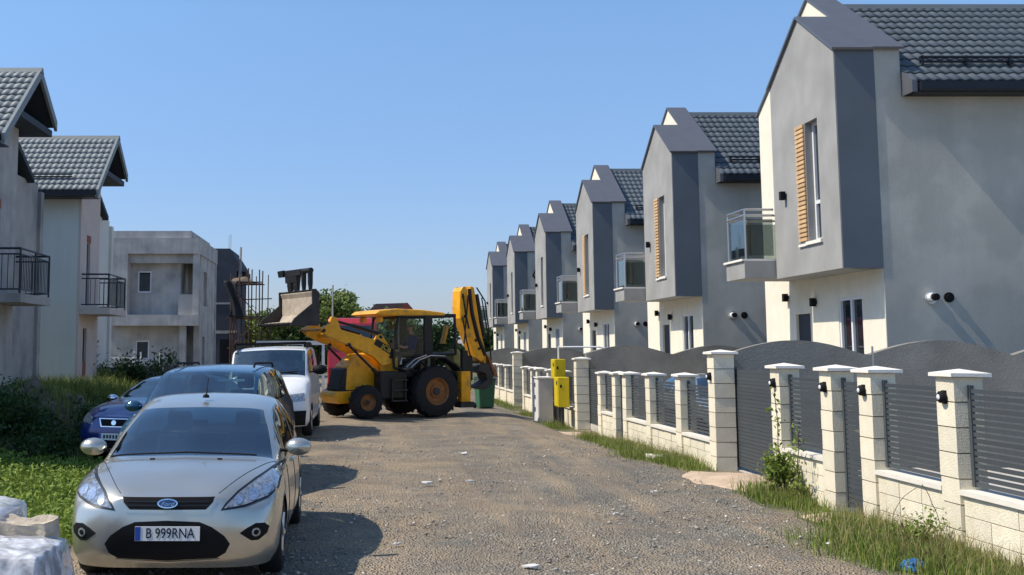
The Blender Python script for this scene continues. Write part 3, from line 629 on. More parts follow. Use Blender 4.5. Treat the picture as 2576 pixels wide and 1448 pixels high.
# ---------------- cars: lofted bodies ----------------
def pchip_up(P, n):
    """monotone cubic upsampling of control points along axis 0"""
    P = np.asarray(P, float); d = P[1:] - P[:-1]; m = np.zeros_like(P)
    a, b = d[:-1], d[1:]; s = a * b > 0
    with np.errstate(divide='ignore', invalid='ignore'): h = np.where(s, 2 * a * b / (a + b), 0)
    m[1:-1] = h; m[0] = d[0]; m[-1] = d[-1]; out = []
    for i in range(len(P) - 1):
        for k in range(n):
            t = k / n; out.append((2*t**3-3*t*t+1)*P[i] + (t**3-2*t*t+t)*m[i] + (-2*t**3+3*t*t)*P[i+1] + (t**3-t*t)*m[i+1])
    out.append(P[-1]); return np.array(out)
def carspec(w, zb, zl, zs, fa, yc, zc, yh, zh, yr, zr, L_, H, wt=.63, zt=1.0, wn=.80, yend=None, belt=.96, ncurve=.16):
    """control grid (13 stations x 7 rows). w half width; zb sill; zl hood lip; zs belt at cowl; fa front axle; (yc,zc) cowl; (yh,zh) windscreen head; (yr,zr) roof end; wt roof half width / w"""
    z2 = zb + (zl - zb) * .5; G = []
    G.append([(0, .09, zb), (0, .02, zb + .11), (0, 0, z2), (0, .015, zl - .13), (0, .03, zl - .045), (0, .045, zl - .012), (0, .075, zl)])
    G.append([(.49*w, .11, zb), (.49*w, .04, zb + .11), (.49*w, .02, z2), (.49*w, .04, zl - .13), (.47*w, .06, zl - .055), (.41*w, .075, zl - .012), (0, .13, zl + .018)])
    c = ncurve
    G.append([(wn*w-.03, c + .07, zb), (wn*w+.005, c + .02, zb + .11), (wn*w+.015, c - .01, z2), (wn*w, c + .03, zl - .12), (.76*w, c + .08, zl - .02), (.50*w, .22, zl + .055), (0, .28, zl + .075)])
    zf = zl + (zc - zl) * .50
    G.append([(.91*w, .50, zb), (.965*w, .47, zb + .11), (.98*w, .47, z2 + .02), (.965*w, .48, zl - .03), (.87*w, .50, zf - .035), (.59*w, .50, zf + .025), (0, .50, zf + .05)])
    zg = zl + (zc - zl) * .80
    G.append([(.91*w, fa, zb), (.98*w, fa, zb + .11), (w, fa, z2 + .04), (.985*w, fa, zg - .13), (.90*w, fa, zg - .03), (.68*w, fa * .97, zg + .015), (0, fa * .95, zg + .04)])
    G.append([(.91*w, yc + .08, zb), (.975*w, yc + .08, zb + .11), (w, yc + .08, z2 + .06), (belt*w, yc + .06, zs - .05), (.865*w, yc + .02, zc - .03), (.72*w, yc - .05, zc + .0), (0, yc - .11, zc + .02)])
    ym = (yc + yh) / 2; zm = zc + (zh - zc) * .52; wm = (.865 + wt) / 2 * w
    G.append([(.91*w, ym + .1, zb), (.975*w, ym + .1, zb + .11), (w, ym + .1, z2 + .07), (belt*w, ym + .1, zs - .01), (wm + .005, ym, zm - .03), (.58*w, ym - .05, zm), (0, ym - .11, zm + .01)])
    G.append([(.91*w, yh + .1, zb), (.975*w, yh + .1, zb + .11), (w, yh + .1, z2 + .07), (belt*w*.995, yh + .1, zs + .02), (wt*w, yh, zh - .045), (.46*w, yh - .06, zh - .012), (0, yh - .11, zh)])
    yq = (yh + yr) / 2
    G.append([(.91*w, yq, zb), (.975*w, yq, zb + .11), (w, yq, z2 + .07), (belt*w*.995, yq, zs + .04), (wt*w*.99, yq, H - .05), (.36*w, yq, H - .01), (0, yq, H)])
    G.append([(.91*w, yr, zb), (.975*w, yr, zb + .11), (.995*w, yr, z2 + .07), (belt*w*.97, yr, zs + .07), (wt*w*.95, yr, zr - .04), (.34*w, yr, zr - .01), (0, yr, zr)])
    ye = yend or (L_ - .18)
    G.append([(.88*w, L_ - .28, zb), (.94*w, L_ - .24, zb + .11), (.95*w, L_ - .22, z2 + .07), (.88*w, ye - .03, zs + .06), (.76*w, ye, zt), (.4*w, ye + .02, zt + .02), (0, ye + .03, zt + .02)])
    G.append([(.70*w, L_ - .08, zb + .05), (.78*w, L_ - .03, zb + .16), (.80*w, L_ - .01, z2 + .07), (.74*w, L_ - .04, zs - .04), (.68*w, L_ - .07, zt - .12), (.38*w, L_ - .05, zt - .11), (0, L_ - .04, zt - .11)])
    G.append([(0, L_ - .05, zb + .05), (0, L_, zb + .16), (0, L_, z2 + .07), (0, L_ - .01, zs - .05), (0, L_ - .03, zt - .16), (0, L_ - .035, zt - .135), (0, L_ - .04, zt - .115)])
    return np.array(G)
def car(name, label, loc, rz, spec, paint, glass, wheels, wr=.315, ry=0, side=(5.75, 9.75), pillars=(8.0,), rear_tint=None, trim=None, gridn=(9, 7), interior=True, group=None, cat='car', rim_mat=None, seat_z=0.):
    root = thing(name, label, cat, loc, rz, group=group, ry=ry)
    A = pchip_up(spec, gridn[0]); B = pchip_up(np.swapaxes(A, 0, 1), gridn[1]); B = np.swapaxes(B, 0, 1)   # (NU, NV, 3)
    NU, NV = B.shape[:2]
    RA = wr + .045
    for yw in wheels:
        d = np.hypot(B[..., 1] - yw, B[..., 2] - wr); m_ = (np.abs(d - RA) < .030) & (B[..., 0] > .5)
        s_ = np.where(m_, RA / np.maximum(d, 1e-4), 1.); B[..., 1] = yw + (B[..., 1] - yw) * s_; B[..., 2] = wr + (B[..., 2] - wr) * s_
    sets = {}
    def put(key, quad): sets.setdefault(key, []).append(quad)
    for sgn in (1, -1):
        for i in range(NU - 1):
            u = (i + .5) / gridn[0]
            for j in range(NV - 1):
                v = (j + .5) / gridn[1]; q = [B[i, j], B[i + 1, j], B[i + 1, j + 1], B[i, j + 1]]
                c = sum(q) / 4
                if v < 3.3 and any(math.hypot(c[1] - yw, c[2] - wr) < RA - .002 for yw in wheels) and c[0] > .45: continue
                key = 'body'
                if 5.04 < u < 6.93 and v > 4.10: key = 'windscreen'
                elif side[0] < u < side[1] and 3.12 < v < 3.86 and not any(abs(u - p) < .075 for p in pillars):
                    key = 'side_window' + str(sgn) + '_' + str(sum(u > p for p in pillars))
                elif 9.12 < u < 9.92 and v > 4.3: key = 'rear_window'
                q = [np.array([sgn * p[0], p[1], p[2]]) for p in q]
                put(key, q if sgn == 1 else q[::-1])
    body = None
    for key in ['body'] + [k_ for k_ in sets if k_ != 'body']:
        qs = sets[key]; V = np.array(qs).reshape(-1, 3); bm = bmesh.new(); vs = [bm.verts.new(p) for p in V]
        for i in range(len(qs)):
            try: bm.faces.new(vs[i * 4:i * 4 + 4])
            except ValueError: pass
        bmesh.ops.remove_doubles(bm, verts=bm.verts, dist=.0015)
        bmesh.ops.recalc_face_normals(bm, faces=bm.faces)
        nm = 'side_window' if key.startswith('side') else key
        me = bpy.data.meshes.new(nm); bm.to_mesh(me)
        if key == 'body': bvh = BVHTree.FromBMesh(bm)
        bm.free(); o = obj(nm, me, paint if key == 'body' else (glass if key == 'windscreen' or rear_tint is None else rear_tint), root, smooth=True)
        if key == 'body': body = o
    Lr = spec[:, :, 1].max(); w = spec[:, :, 0].max(); zb = spec[:, 0, 2].min()
    q = MB(); q.box(-w * .60, .25, zb + .02, w * .60, Lr - .25, zb + .25); q.box(-w * .86, wheels[0] + RA + .05, zb + .0, w * .86, wheels[1] - RA - .05, zb + .22); q.build('underbody', m_black, root)
    q = MB()
    for yw in wheels:
        for sg in (-1, 1): q.box(sg * w * .60, yw - RA, zb + .1, sg * w * .62, yw + RA, wr + RA)
    q.build('wheel_well', m_black, root)
    rim_mat = rim_mat or m_steel
    for yw in wheels:
        for sg in (-1, 1):
            x_ = sg * (w - .115); tw = .10
            tprof = [(wr * .62, -tw), (wr * .93, -tw * 1.02), (wr, -tw * .75), (wr, tw * .75), (wr * .93, tw * 1.02), (wr * .62, tw)]
            wh = MB(); wh.lathe(tprof, 28, 'x', (x_, yw, wr)); wh = wh.build('wheel', m_rubber, root, smooth=True)
            rm = MB(); rm.lathe([(wr * .64, sg * tw * .95), (wr * .6, sg * tw * .5), (wr * .2, sg * tw * .4)], 28, 'x', (x_, yw, wr))
            rm.lathe([(wr * .2, sg * tw * .4), (wr * .18, sg * tw * .8), (.001, sg * tw * .85)], 14, 'x', (x_, yw, wr))
            for s5 in range(5):
                a = 2 * math.pi * s5 / 5; c_, s_ = math.cos(a), math.sin(a)
                rm.tube((x_ + sg * tw * .75, yw + c_ * wr * .12, wr + s_ * wr * .12), (x_ + sg * tw * .8, yw + c_ * wr * .62, wr + s_ * wr * .62), .032, 6)
            rm.build('rim', rim_mat, wh)
    if interior:
        zs = spec[5, 3, 2]; yc = spec[5, 4, 1]; yh = spec[7, 4, 1]
        m_in = M('car_interior', (.045, .05, .055), .85, var=.2, vs=8); m_seat = M('car_seat', (.07, .075, .085), .9, var=.15, vs=10)
        q = MB(); q.prism([(yc - .05, zs - .25), (yc - .05, zs + .02), (yc + .25, zs + .03), (yc + .5, zs - .08), (yc + .5, zs - .3)], 'x', -w * .8, w * .8); q.build('dashboard', m_in, root, bevel=.03)
        q = MB(); q.lathe([(.165, -.015), (.185, 0), (.165, .015), (.15, 0), (.165, -.015)], 20, 'y'); q.build('steering_wheel', m_black, root, loc=(.37, yc + .58, zs + .0), rot=(R(-22), 0, 0), smooth=True)
        for sx in (-.36, .36):
            q = MB(); q.box(sx - .24, yh + .05, zs - .55, sx + .24, yh + .55, zs - .38); q.prism([(yh + .5, zs - .5), (yh + .62, zs - .5), (yh + .72, zs + .22 + seat_z), (yh + .62, zs + .22 + seat_z)], 'x', sx - .23, sx + .23)
            q.box(sx - .13, yh + .66, zs + .24 + seat_z, sx + .13, yh + .75, zs + .44 + seat_z); q.build('seat', m_seat, root, bevel=.04)
        q = MB(); q.box(-w * .75, yh + 1.45, zs - .5, w * .75, yh + 1.6, zs + .15); q.build('rear_seat', m_seat, root, bevel=.04)
    def patch(nm, poly, mat, off=.004, parent=root, mirror=False, step=.03, smooth=True, d=(0, 1, 0)):
        """thin skin piece following the body: outline in (x,z) seen from the front, or (y,z) from the side for d along x"""
        outs = []
        for sg in ((1, -1) if mirror else (1,)):
            pl = [Vector((sg * a, b_)) for a, b_ in poly]; bd = []
            for a, b_ in zip(pl, pl[1:] + pl[:1]):
                k_ = max(1, int((b_ - a).length / step)); bd += [a.lerp(b_, i / k_) for i in range(k_)]
            xs_ = [p.x for p in bd]; zs_ = [p.y for p in bd]; inner = []
            for x_ in np.arange(min(xs_) + step / 2, max(xs_), step):
                for z_ in np.arange(min(zs_) + step / 2, max(zs_), step): inner.append(Vector((x_, z_)))
            nb = len(bd); r = delaunay_2d_cdt(bd + inner, [(i, (i + 1) % nb) for i in range(nb)], [], 1, 1e-5)
            V = []; ok = []
            for p in r[0]:
                if abs(d[1]) > .5: h = bvh.ray_cast(Vector((p.x, -2 if d[1] > 0 else Lr + 2, p.y)), Vector(d))
                else: h = bvh.ray_cast(Vector((-3 if d[0] > 0 else 3, p.x, p.y)), Vector(d))
                if h[0] is None: V.append((0, 0, 0)); ok.append(False); continue
                nrm = h[1] if h[1].dot(Vector(d)) < 0 else -h[1]; V.append(tuple(h[0] + nrm * off)); ok.append(True)
            F = [f for f in r[2] if all(ok[i] for i in f)]
            me = bpy.data.meshes.new(nm); me.from_pydata(V, [], F); me.validate(); bm = bmesh.new(); bm.from_mesh(me)
            bmesh.ops.delete(bm, geom=[v for v in bm.verts if not v.link_faces], context='VERTS'); bmesh.ops.recalc_face_normals(bm, faces=bm.faces)
            if bm.faces and sum((f.normal.dot(Vector(d)) for f in bm.faces)) > 0: bmesh.ops.reverse_faces(bm, faces=bm.faces)
            bm.to_mesh(me); bm.free(); o = obj(nm, me, mat, parent, smooth=smooth); outs.append(o)
        return outs
    def mirrorglass(x_, y_, z_, mat, s_=1.):
        for sg in (-1, 1):
            q = MB(); q.lathe([(.001, -.07 * s_), (.09 * s_, -.06 * s_), (.125 * s_, 0), (.12 * s_, .05 * s_), (.001, .05 * s_)], 16, 'y'); o = q.build('side_mirror', mat, root, smooth=True, loc=(sg * x_, y_, z_)); o.scale = (1, 1, .66)
            q = MB(); q.tube((-sg * .2 * s_, .02, -.05 * s_), (0, .0, -.05 * s_), .025, 6); q.build('mirror_arm', m_black, o)
    def plate(x_, y_, z_, body_text, tilt=-4, band=True, tmat=None):
        q = MB(); q.box(-.26, -.008, -.056, .26, .004, .056); p_ = q.build('number_plate', M('plate_white', (.72, .72, .70), .5, var=.03), root, loc=(x_, y_, z_), rot=(R(tilt), 0, 0))
        if band: q = MB(); q.box(-.258, -.011, -.053, -.215, -.0085, .053); q.build('blue_band', M('plate_blue', (.02, .07, .35), .5, var=.03), p_)
        if body_text: text_mesh('plate_text', body_text, .112, m_black, p_, (.022, -.0095, 0), (R(90), 0, 0), .0012, sx=.80)
        return p_
    return root, patch, mirrorglass, plate, bvh
def rims(prof): return prof

m_silver = M('silver_beige_paint', (.57, .55, .475), .27, .76, var=.03, spec=.5, coat=.7)
m_dblue = M('dark_blue_paint', (.02, .085, .155), .22, .35, var=.03, spec=.5, coat=.8)
m_rblue = M('royal_blue_paint', (.012, .028, .17), .22, .3, var=.03, spec=.5, coat=.8)
m_wpaint = M('white_paint', (.78, .79, .79), .3, var=.03, coat=.5)
m_gpaint = M('grey_blue_paint', (.30, .34, .37), .25, .6, var=.03, coat=.7)
m_lens = M('headlamp_lens', (.30, .33, .36), .08, .4, var=.6, vs=30, spec=.9, coat=1.)
m_chrome = M('chrome', (.80, .81, .82), .12, 1., var=.02)
m_reflector = M('lamp_reflector', (.75, .77, .80), .18, .9, var=.25, vs=45)

# --- silver hatchback in front
sp = carspec(.888, .185, .765, .90, .90, 1.17, .972, 2.06, 1.395, 3.45, 1.43, 4.34, 1.485, wt=.70, zt=1.02, wn=.87, ncurve=.19)
fc, patch, mir, plate, bvh = car('parked_hatchback', 'silver beige hatchback parked in front with black honeycomb grille and number plate B 999RNA', (-1.568, 8.98, .02), 0, sp, m_silver, g_car, (.90, 3.54), rear_tint=g_dark)
mir(.97, 1.50, 1.03, m_silver)
gr = patch('upper_grille', [(-.375, .752), (.375, .752), (.36, .71), (.305, .655), (-.305, .655), (-.36, .71)], m_black, .004)[0]
for z_ in (.685, .715):
    patch('grille_bar', [(-.33, z_), (.33, z_), (.33, z_ + .007), (-.33, z_ + .007)], m_gut, .009, gr)
patch('grille_lip', [(-.375, .725), (-.315, .655), (.315, .655), (.375, .725), (.40, .725), (.335, .632), (-.335, .632), (-.40, .725)], m_silver, .006)
lg = patch('lower_grille', [(-.505, .385), (-.46, .45), (-.36, .52), (-.26, .56), (0, .572), (.26, .56), (.36, .52), (.46, .45), (.505, .385), (.47, .315), (.40, .275), (0, .255), (-.40, .275), (-.47, .315)], m_black, .004)[0]
patch('grille_trim', [(-.42, .268), (0, .245), (.42, .268), (.42, .258), (0, .234), (-.42, .258)], m_steel, .008, lg)
hl = patch('headlight', [(.425, .645), (.46, .70), (.545, .785), (.66, .86), (.775, .915), (.838, .922), (.862, .86), (.857, .77), (.79, .715), (.62, .665)], m_gut, .004, mirror=True)
for o, sg in zip(hl, (1, -1)): patch('lamp_lens', [(sg * a_, b_) for a_, b_ in [(.452, .662), (.487, .705), (.563, .775), (.668, .842), (.775, .895), (.827, .901), (.846, .855), (.842, .775), (.78, .728), (.62, .682)]], m_lens, .007, o)
for o, sg in zip(hl, (1, -1)):
    for cx_, cz_, r_ in ((.56, .718, .034), (.668, .748, .046), (.762, .775, .040)):
        patch('lamp_reflector', [(sg * cx_ + r_ * math.cos(a), cz_ + r_ * math.sin(a)) for a in [i * math.pi / 6 for i in range(12)]], m_reflector, .010, o, step=.02)
fg = patch('fog_lamp', [(.58, .465), (.64, .505), (.705, .537), (.77, .533), (.805, .50), (.79, .45), (.725, .402), (.67, .402)], m_black, .004, mirror=True)
for o, sg in zip(fg, (1, -1)):
    patch('fog_lens', [(sg * .705 + .034 * math.cos(a), .467 + .034 * math.sin(a)) for a in [i * math.pi / 7 for i in range(14)]], m_lens, .01, o, step=.02)
    patch('fog_ring', [(sg * .705 + .020 * math.cos(a), .467 + .020 * math.sin(a)) for a in [i * math.pi / 5 for i in range(10)]], m_black, .013, o, step=.02)
plate(.01, -.022, .475, 'B 999RNA')
em = patch('badge', [(.082 * math.cos(a), .703 + .036 * math.sin(a)) for a in [i * math.pi / 10 for i in range(20)]], m_chrome, .016, step=.02)[0]
eb = patch('badge_field', [(.070 * math.cos(a), .703 + .027 * math.sin(a)) for a in [i * math.pi / 10 for i in range(20)]], M('badge_blue', (.02, .05, .14), .25, .2, var=.02, coat=1), .019, em, step=.02)
hh = bvh.ray_cast(Vector((0, -2, .703)), Vector((0, 1, 0)))[0]
text_mesh('badge_text', 'Ford', .048, m_chrome, em, (0, hh.y - .0215, .702), (R(90 - 24), 0, 0), .001, shear=.3, sx=1.1)
for x0_, x1_ in ((-.70, .02), (-.08, .62)):
    q = MB()
    for i in range(10):
        a = i / 10; b_ = (i + 1) / 10; P_ = []
        for t_ in (a, b_):
            xx = x0_ + (x1_ - x0_) * t_; h_ = bvh.ray_cast(Vector((xx, 1.0, 2.5)), Vector((0, 0, -1)))[0]; P_.append((xx, 1.05, h_.z + .035))
        q.tube(P_[0], P_[1], .008, 6)
    q.build('wiper', m_black, fc)
for x_ in (-.3, .3):
    h_ = bvh.ray_cast(Vector((x_, .93, 3)), Vector((0, 0, -1)))[0]; q = MB(); q.box(x_ - .02, .92, h_.z - .005, x_ + .02, .945, h_.z + .010); q.build('washer_jet', m_black, fc)
q = MB(); q.tube((0, 2.14, 1.46), (0, 2.30, 1.66), .008, 6, .004); q.lathe([(.001, 1.50), (.03, 1.485), (.035, 1.46)], 10, 'z', (0, 2.14, 0)); q.build('antenna', m_black, fc)
for y_ in (2.15, 3.05):
    for sg in (-1, 1): q = MB(); q.box(sg * .872 - .015, y_, .83, sg * .872 + .015, y_ + .2, .86); q.build('door_handle', m_silver, fc, bevel=.008)
q = MB(); q.box(-.07, 1.74, 1.20, .07, 1.78, 1.26); q.build('rear_view_mirror', m_black, fc)
# door gaps on both flanks
for sg in (-1, 1):
    for y_ in (1.52, 2.42, 3.28):
        pts_ = []
        for i in range(9):
            z_ = .30 + i * .07; h_ = bvh.ray_cast(Vector((sg * 3, y_ + (.06 * (z_ - .6) if y_ < 3 else -.25 * max(0, .75 - z_)), z_)), Vector((-sg, 0, 0)))[0]
            if h_ is not None and abs(h_.x) > .7: pts_.append((h_.x + sg * .001, h_.y, h_.z))
        if len(pts_) > 2: q = MB(); q.path(pts_, .004, 5); q.build('door_gap', m_black, fc)
# hood shut lines and bonnet edge
for sg in (-1, 1):
    pts_ = []
    for i in range(15):
        t_ = i / 14; x_ = sg * (.40 + .385 * t_ ** .80); y_ = .12 + 1.02 * t_; h_ = bvh.ray_cast(Vector((x_, y_, 3)), Vector((0, 0, -1)))[0]
        if h_ is not None: pts_.append((x_, y_, h_.z + .001))
    q = MB(); q.path(pts_, .0028, 5); q.build('bonnet_gap', m_black, fc)

# --- dark blue people carrier behind it
sp = carspec(.90, .2, .86, 1.08, .92, 1.18, 1.16, 2.05, 1.66, 3.75, 1.66, 4.62, 1.735, wt=.78, zt=1.12, wn=.86, ncurve=.18)
mv, patch, mir, plate, bvh = car('people_carrier', 'dark blue people carrier parked behind the silver hatchback', (-2.42, 14.15, .0), R(-6.0), sp, m_dblue, g_car, (.92, 3.75), wr=.32, rear_tint=g_dark, pillars=(7.55, 8.75), side=(5.75, 9.6), seat_z=.1)
mir(1.0, 1.5, 1.16, m_dblue)
patch('grille', [(-.4, .80), (.4, .80), (.35, .70), (-.35, .70)], m_black); patch('headlight', [(.45, .70), (.5, .82), (.8, .88), (.85, .76)], m_lens, mirror=True); patch('lower_grille', [(-.5, .42), (.5, .42), (.45, .3), (-.45, .3)], m_black)
plate(0, -.02, .5, '', tilt=-3)
q = MB()
for sg in (-1, 1): q.path([(sg * .60, 2.2, 1.70), (sg * .60, 2.3, 1.755), (sg * .60, 3.6, 1.745), (sg * .60, 3.72, 1.68)], .016, 6)
q.build('roof_rail', m_black, mv)
q = MB(); q.box(.12, 1.93, 1.50, .52, 1.95, 1.53); q.build('sun_strip', m_frame, mv)

# --- royal blue car at the left, nose on the grass
sp = carspec(.85, .2, .80, .95, .85, 1.18, 1.03, 1.95, 1.40, 3.2, 1.39, 4.0, 1.45, wt=.64, zt=1.0, wn=.84)
bc, patch, mir, plate, bvh = car('blue_hatchback', 'royal blue car parked on the grass in shade, left of the silver hatchback', (-4.12, 18.35, .05), R(-19), sp, m_rblue, g_car, (.85, 3.35), wr=.30, rear_tint=g_dark)
mir(.93, 1.45, 1.03, m_chrome, .85)
o = patch('grille_surround', [(-.30, .765), (.30, .765), (.25, .625), (-.25, .625)], m_chrome, .004)[0]; patch('grille', [(-.275, .752), (.275, .752), (.23, .638), (-.23, .638)], m_black, .009, o)
patch('badge', [(.045 * math.cos(a), .695 + .04 * math.sin(a)) for a in [i * math.pi / 6 for i in range(12)]], m_chrome, .014, o, step=.02)
patch('headlight', [(.42, .66), (.45, .78), (.78, .85), (.80, .72)], m_lens, mirror=True); patch('lower_grille', [(-.45, .42), (.45, .42), (.4, .28), (-.4, .28)], m_black)
p_ = plate(0, -.02, .47, '', tilt=-3)
q = MB()
for i in range(7): q.box(-.17 + i * .058, -.011, -.028, -.135 + i * .058, -.0085, .028)
q.build('plate_marks', m_gut, p_)

# --- white van
sp = carspec(.95, .25, .98, 1.28, .80, .86, 1.32, 1.42, 1.90, 4.3, 1.93, 4.75, 1.97, wt=.86, zt=1.55, wn=.86, yend=4.66, ncurve=.15)
vn, patch, mir, plate, bvh = car('white_van', 'white van parked behind the dark blue people carrier', (-2.03, 23.35, .06), R(-1), sp, m_wpaint, g_car, (.80, 3.7), wr=.34, ry=R(-1.6), pillars=(7.4,), side=(5.6, 7.95), cat='van')
mir(1.12, 1.15, 1.42, m_black, 1.35)
patch('grille', [(-.45, .88), (.45, .88), (.42, .74), (-.42, .74)], m_black); patch('headlight', [(.5, .76), (.5, .92), (.82, .95), (.84, .78)], m_lens, mirror=True); patch('bumper', [(-.85, .58), (.85, .58), (.82, .28), (-.82, .28)], m_black, .02)
plate(0, -.03, .5, '', tilt=-3)
q = MB(); q.box(-.80, 1.5, 2.0, .80, 1.55, 2.05); q.box(-.80, 3.2, 2.0, .80, 3.25, 2.05)
for sg in (-1, 1): q.box(sg * .78 - .02, 1.3, 1.92, sg * .78 + .02, 3.6, 2.02)
q.build('roof_rack', m_black, vn)
for x0_, x1_ in ((-.6, .05), (0.02, .65)):
    q = MB(); q.tube((x0_, .80, 1.36), (x1_, .82, 1.40), .014, 6); q.build('wiper', m_black, vn)

# --- car in the yard of the second lot
sp = carspec(.88, .2, .78, .95, .88, 1.22, 1.03, 2.0, 1.42, 3.3, 1.42, 4.2, 1.47, wt=.64, zt=1.0)
yc_, patch, mir, plate, bvh = car('yard_car', 'grey blue car parked in the yard behind the second fence lot', (7.35, 20.1, .0), R(4), sp, m_gpaint, g_car, (.88, 3.45), wr=.31, rear_tint=g_dark)
mir(.95, 1.5, 1.0, m_gpaint); patch('headlight', [(.45, .68), (.5, .78), (.8, .86), (.82, .74)], m_lens, mirror=True); patch('grille', [(-.38, .75), (.38, .75), (.3, .66), (-.3, .66)], m_black)

# --- red lorry behind the digger
m_red = M('red_paint', (.40, .03, .045), .35, var=.06, coat=.4)
rl = thing('red_lorry', 'red lorry partly hidden behind the yellow digger', 'lorry', (-.36, 42.0, 0))
q = MB(); q.prism([(0, .5), (-.02, 1.25), (.12, 2.0), (.32, 2.95), (.5, 3.15), (2.1, 3.2), (2.1, .5)], 'x', -.95, .95); q.build('cab', m_red, rl, bevel=.06)
q = MB(); q.add([(-.84, .085, 1.98), (.84, .085, 1.98), (.80, .285, 2.86), (-.80, .285, 2.86)], [(0, 1, 2, 3)]); q.build('windscreen', m_pane, rl)
q = MB(); q.box(-.8, -.05, .75, .8, -.005, 1.2); gr = q.build('grille', m_black, rl); q = MB()
for i in range(4): q.box(-.75, -.062, .80 + i * .1, .75, -.052, .84 + i * .1)
q.build('grille_bars', m_frame, gr)
q = MB(); q.box(-.97, -.12, .35, .97, .2, .68); q.build('bumper', m_red, rl, bevel=.03)
for sg in (-1, 1):
    q = MB(); q.box(sg * .8 - .12, -.13, .42, sg * .8 + .12, -.121, .6); q.build('headlight', m_lens, rl)
    q = MB(); q.box(sg * 1.12 - .1, .1, 1.85, sg * 1.12 + .1, .18, 2.35); q.tube((sg * .95, .15, 2.3), (sg * 1.1, .15, 2.3), .02); q.build('side_mirror', m_black, rl)
    q = MB(); q.lathe([(.2, -.14), (.44, -.14), (.48, -.1), (.48, .1), (.44, .14), (.2, .14)], 24, 'x', (sg * .8, 1.0, .48)); q.build('wheel', m_rubber, rl, smooth=True)
    q = MB(); q.lathe([(.2, -.14), (.44, -.14), (.48, -.1), (.48, .1), (.44, .14), (.2, .14)], 24, 'x', (sg * .8, 4.6, .48)); q.build('wheel', m_rubber, rl, smooth=True)
q = MB(); q.box(-.95, 2.3, 1.0, .95, 6.0, 1.15); q.box(-.95, 2.3, 1.15, .95, 2.36, 1.75); q.box(-.95, 2.36, 1.15, -.9, 6, 1.75); q.box(.9, 2.36, 1.15, .95, 6, 1.75); q.box(-.5, 2.2, .6, .5, 6, 1.0); q.build('load_bed', m_red, rl)

# ---------------- backhoe loader ----------------
m_yel = M('digger_yellow', (.86, .39, .012), .38, var=.12, vs=5, spec=.5, col2=(.46, .25, .06), c2s=3.2, c2r=(.57, .72), fine=.10, fs=40, streak=.10)
m_steelworn = M('worn_bucket_steel', (.055, .05, .048), .7, .2, var=.3, vs=4, bump=.3, bs=30)
m_bucketbeige = M('beige_bucket_plate', (.42, .36, .29), .85, var=.22, vs=5, bump=.3, bs=30)  # beige for the inside, paler than the outer bucket steel
m_orange = M('orange_rim', (.26, .11, .035), .6, var=.25, vs=9)
m_dblk = M('digger_black', (.016, .017, .018), .5, var=.1)
dg = thing('backhoe_loader', 'yellow backhoe loader standing across the road with raised front bucket', 'digger', (1.65, 32.4, .02), R(207.77))
def dwheel(xc, yc, r, w_, rimr, lug):
    sg = 1 if yc > 0 else -1
    q = MB(); q.lathe([(rimr, -w_ / 2 * .9), (r * .90, -w_ / 2), (r * .96, -w_ / 2 * .8), (r * .96, w_ / 2 * .8), (r * .90, w_ / 2), (rimr, w_ / 2 * .9)], 36, 'y', (xc, yc, r))
    o = q.build('wheel', m_rubber, dg, smooth=True)
    t_ = MB()
    for i in range(lug):
        for h in (-1, 1):
            a0 = 2 * math.pi * (i + (.5 if h > 0 else 0)) / lug; a1 = a0 + .22; pts = []
            for a, yy in ((a0, 0.02 * h), (a1, h * w_ * .49)):
                for da in (-.045, .045):
                    for rr in (r * .93, r * 1.0): pts.append((xc + rr * math.cos(a + da), yc + yy, r + rr * math.sin(a + da)))
            t_.add(pts, [(0, 1, 3, 2), (4, 6, 7, 5), (0, 2, 6, 4), (1, 5, 7, 3), (0, 4, 5, 1), (2, 3, 7, 6)])
    t_.build('tread', m_rubber, o)
    q = MB(); d = sg * w_ / 2
    q.lathe([(rimr * 1.02, d * .92), (rimr * .92, d * .78), (rimr * .85, d * .5), (rimr * .5, d * .42), (rimr * .45, d * .62), (.001, d * .62)], 28, 'y', (xc, yc, r)); rm = q.build('rim', m_orange, o, smooth=False)
    q = MB(); q.lathe([(rimr * .30, d * .6), (rimr * .28, d * .85), (.001, d * .88)], 16, 'y', (xc, yc, r)); q.build('hub', m_steelworn, rm)
for s_ in (1, -1):
    dwheel(.02, s_ * .93, .74, .44, .38, 16); dwheel(2.2, s_ * .88, .475, .32, .23, 14)
# chassis, engine hood, nose
q = MB(); q.box(-.9, -.42, .55, 2.75, .42, .82); q.box(2.05, -.75, .4, 2.35, .75, .6); q.box(-.15, -.75, .55, .2, .75, .95); q.build('chassis', m_dblk, dg, bevel=.03)
q = MB(); q.prism([(.95, .76), (.95, 1.76), (1.43, 1.86), (2.14, 1.80), (2.55, 1.45), (2.6, .76)], 'y', -.42, .42); q.build('engine_hood', m_yel, dg, bevel=.05)
q = MB(); q.prism([(2.5, .78), (2.53, 1.42), (2.64, 1.38), (2.80, .78)], 'y', -.40, .40); gr = q.build('radiator_grille', m_dblk, dg, bevel=.03)
q = MB()
for i in range(7): q.prism([(2.80 - .03 - i * .021, .83 + i * .08), (2.82 - .03 - i * .021, .83 + i * .08), (2.815 - .03 - i * .021, .86 + i * .08), (2.795 - .03 - i * .021, .86 + i * .08)], 'y', -.36, .36)
q.build('grille_bars', m_gut, gr)
q = MB(); q.prism([(2.2, .45), (2.2, .78), (2.92, .76), (2.98, .62), (2.85, .42)], 'y', -.5, .5); q.build('front_ballast', m_yel, dg, bevel=.04)
q = MB(); q.box(1.05, .44, .70, 2.45, .455, .74); q.build('hood_line', m_dblk, dg)
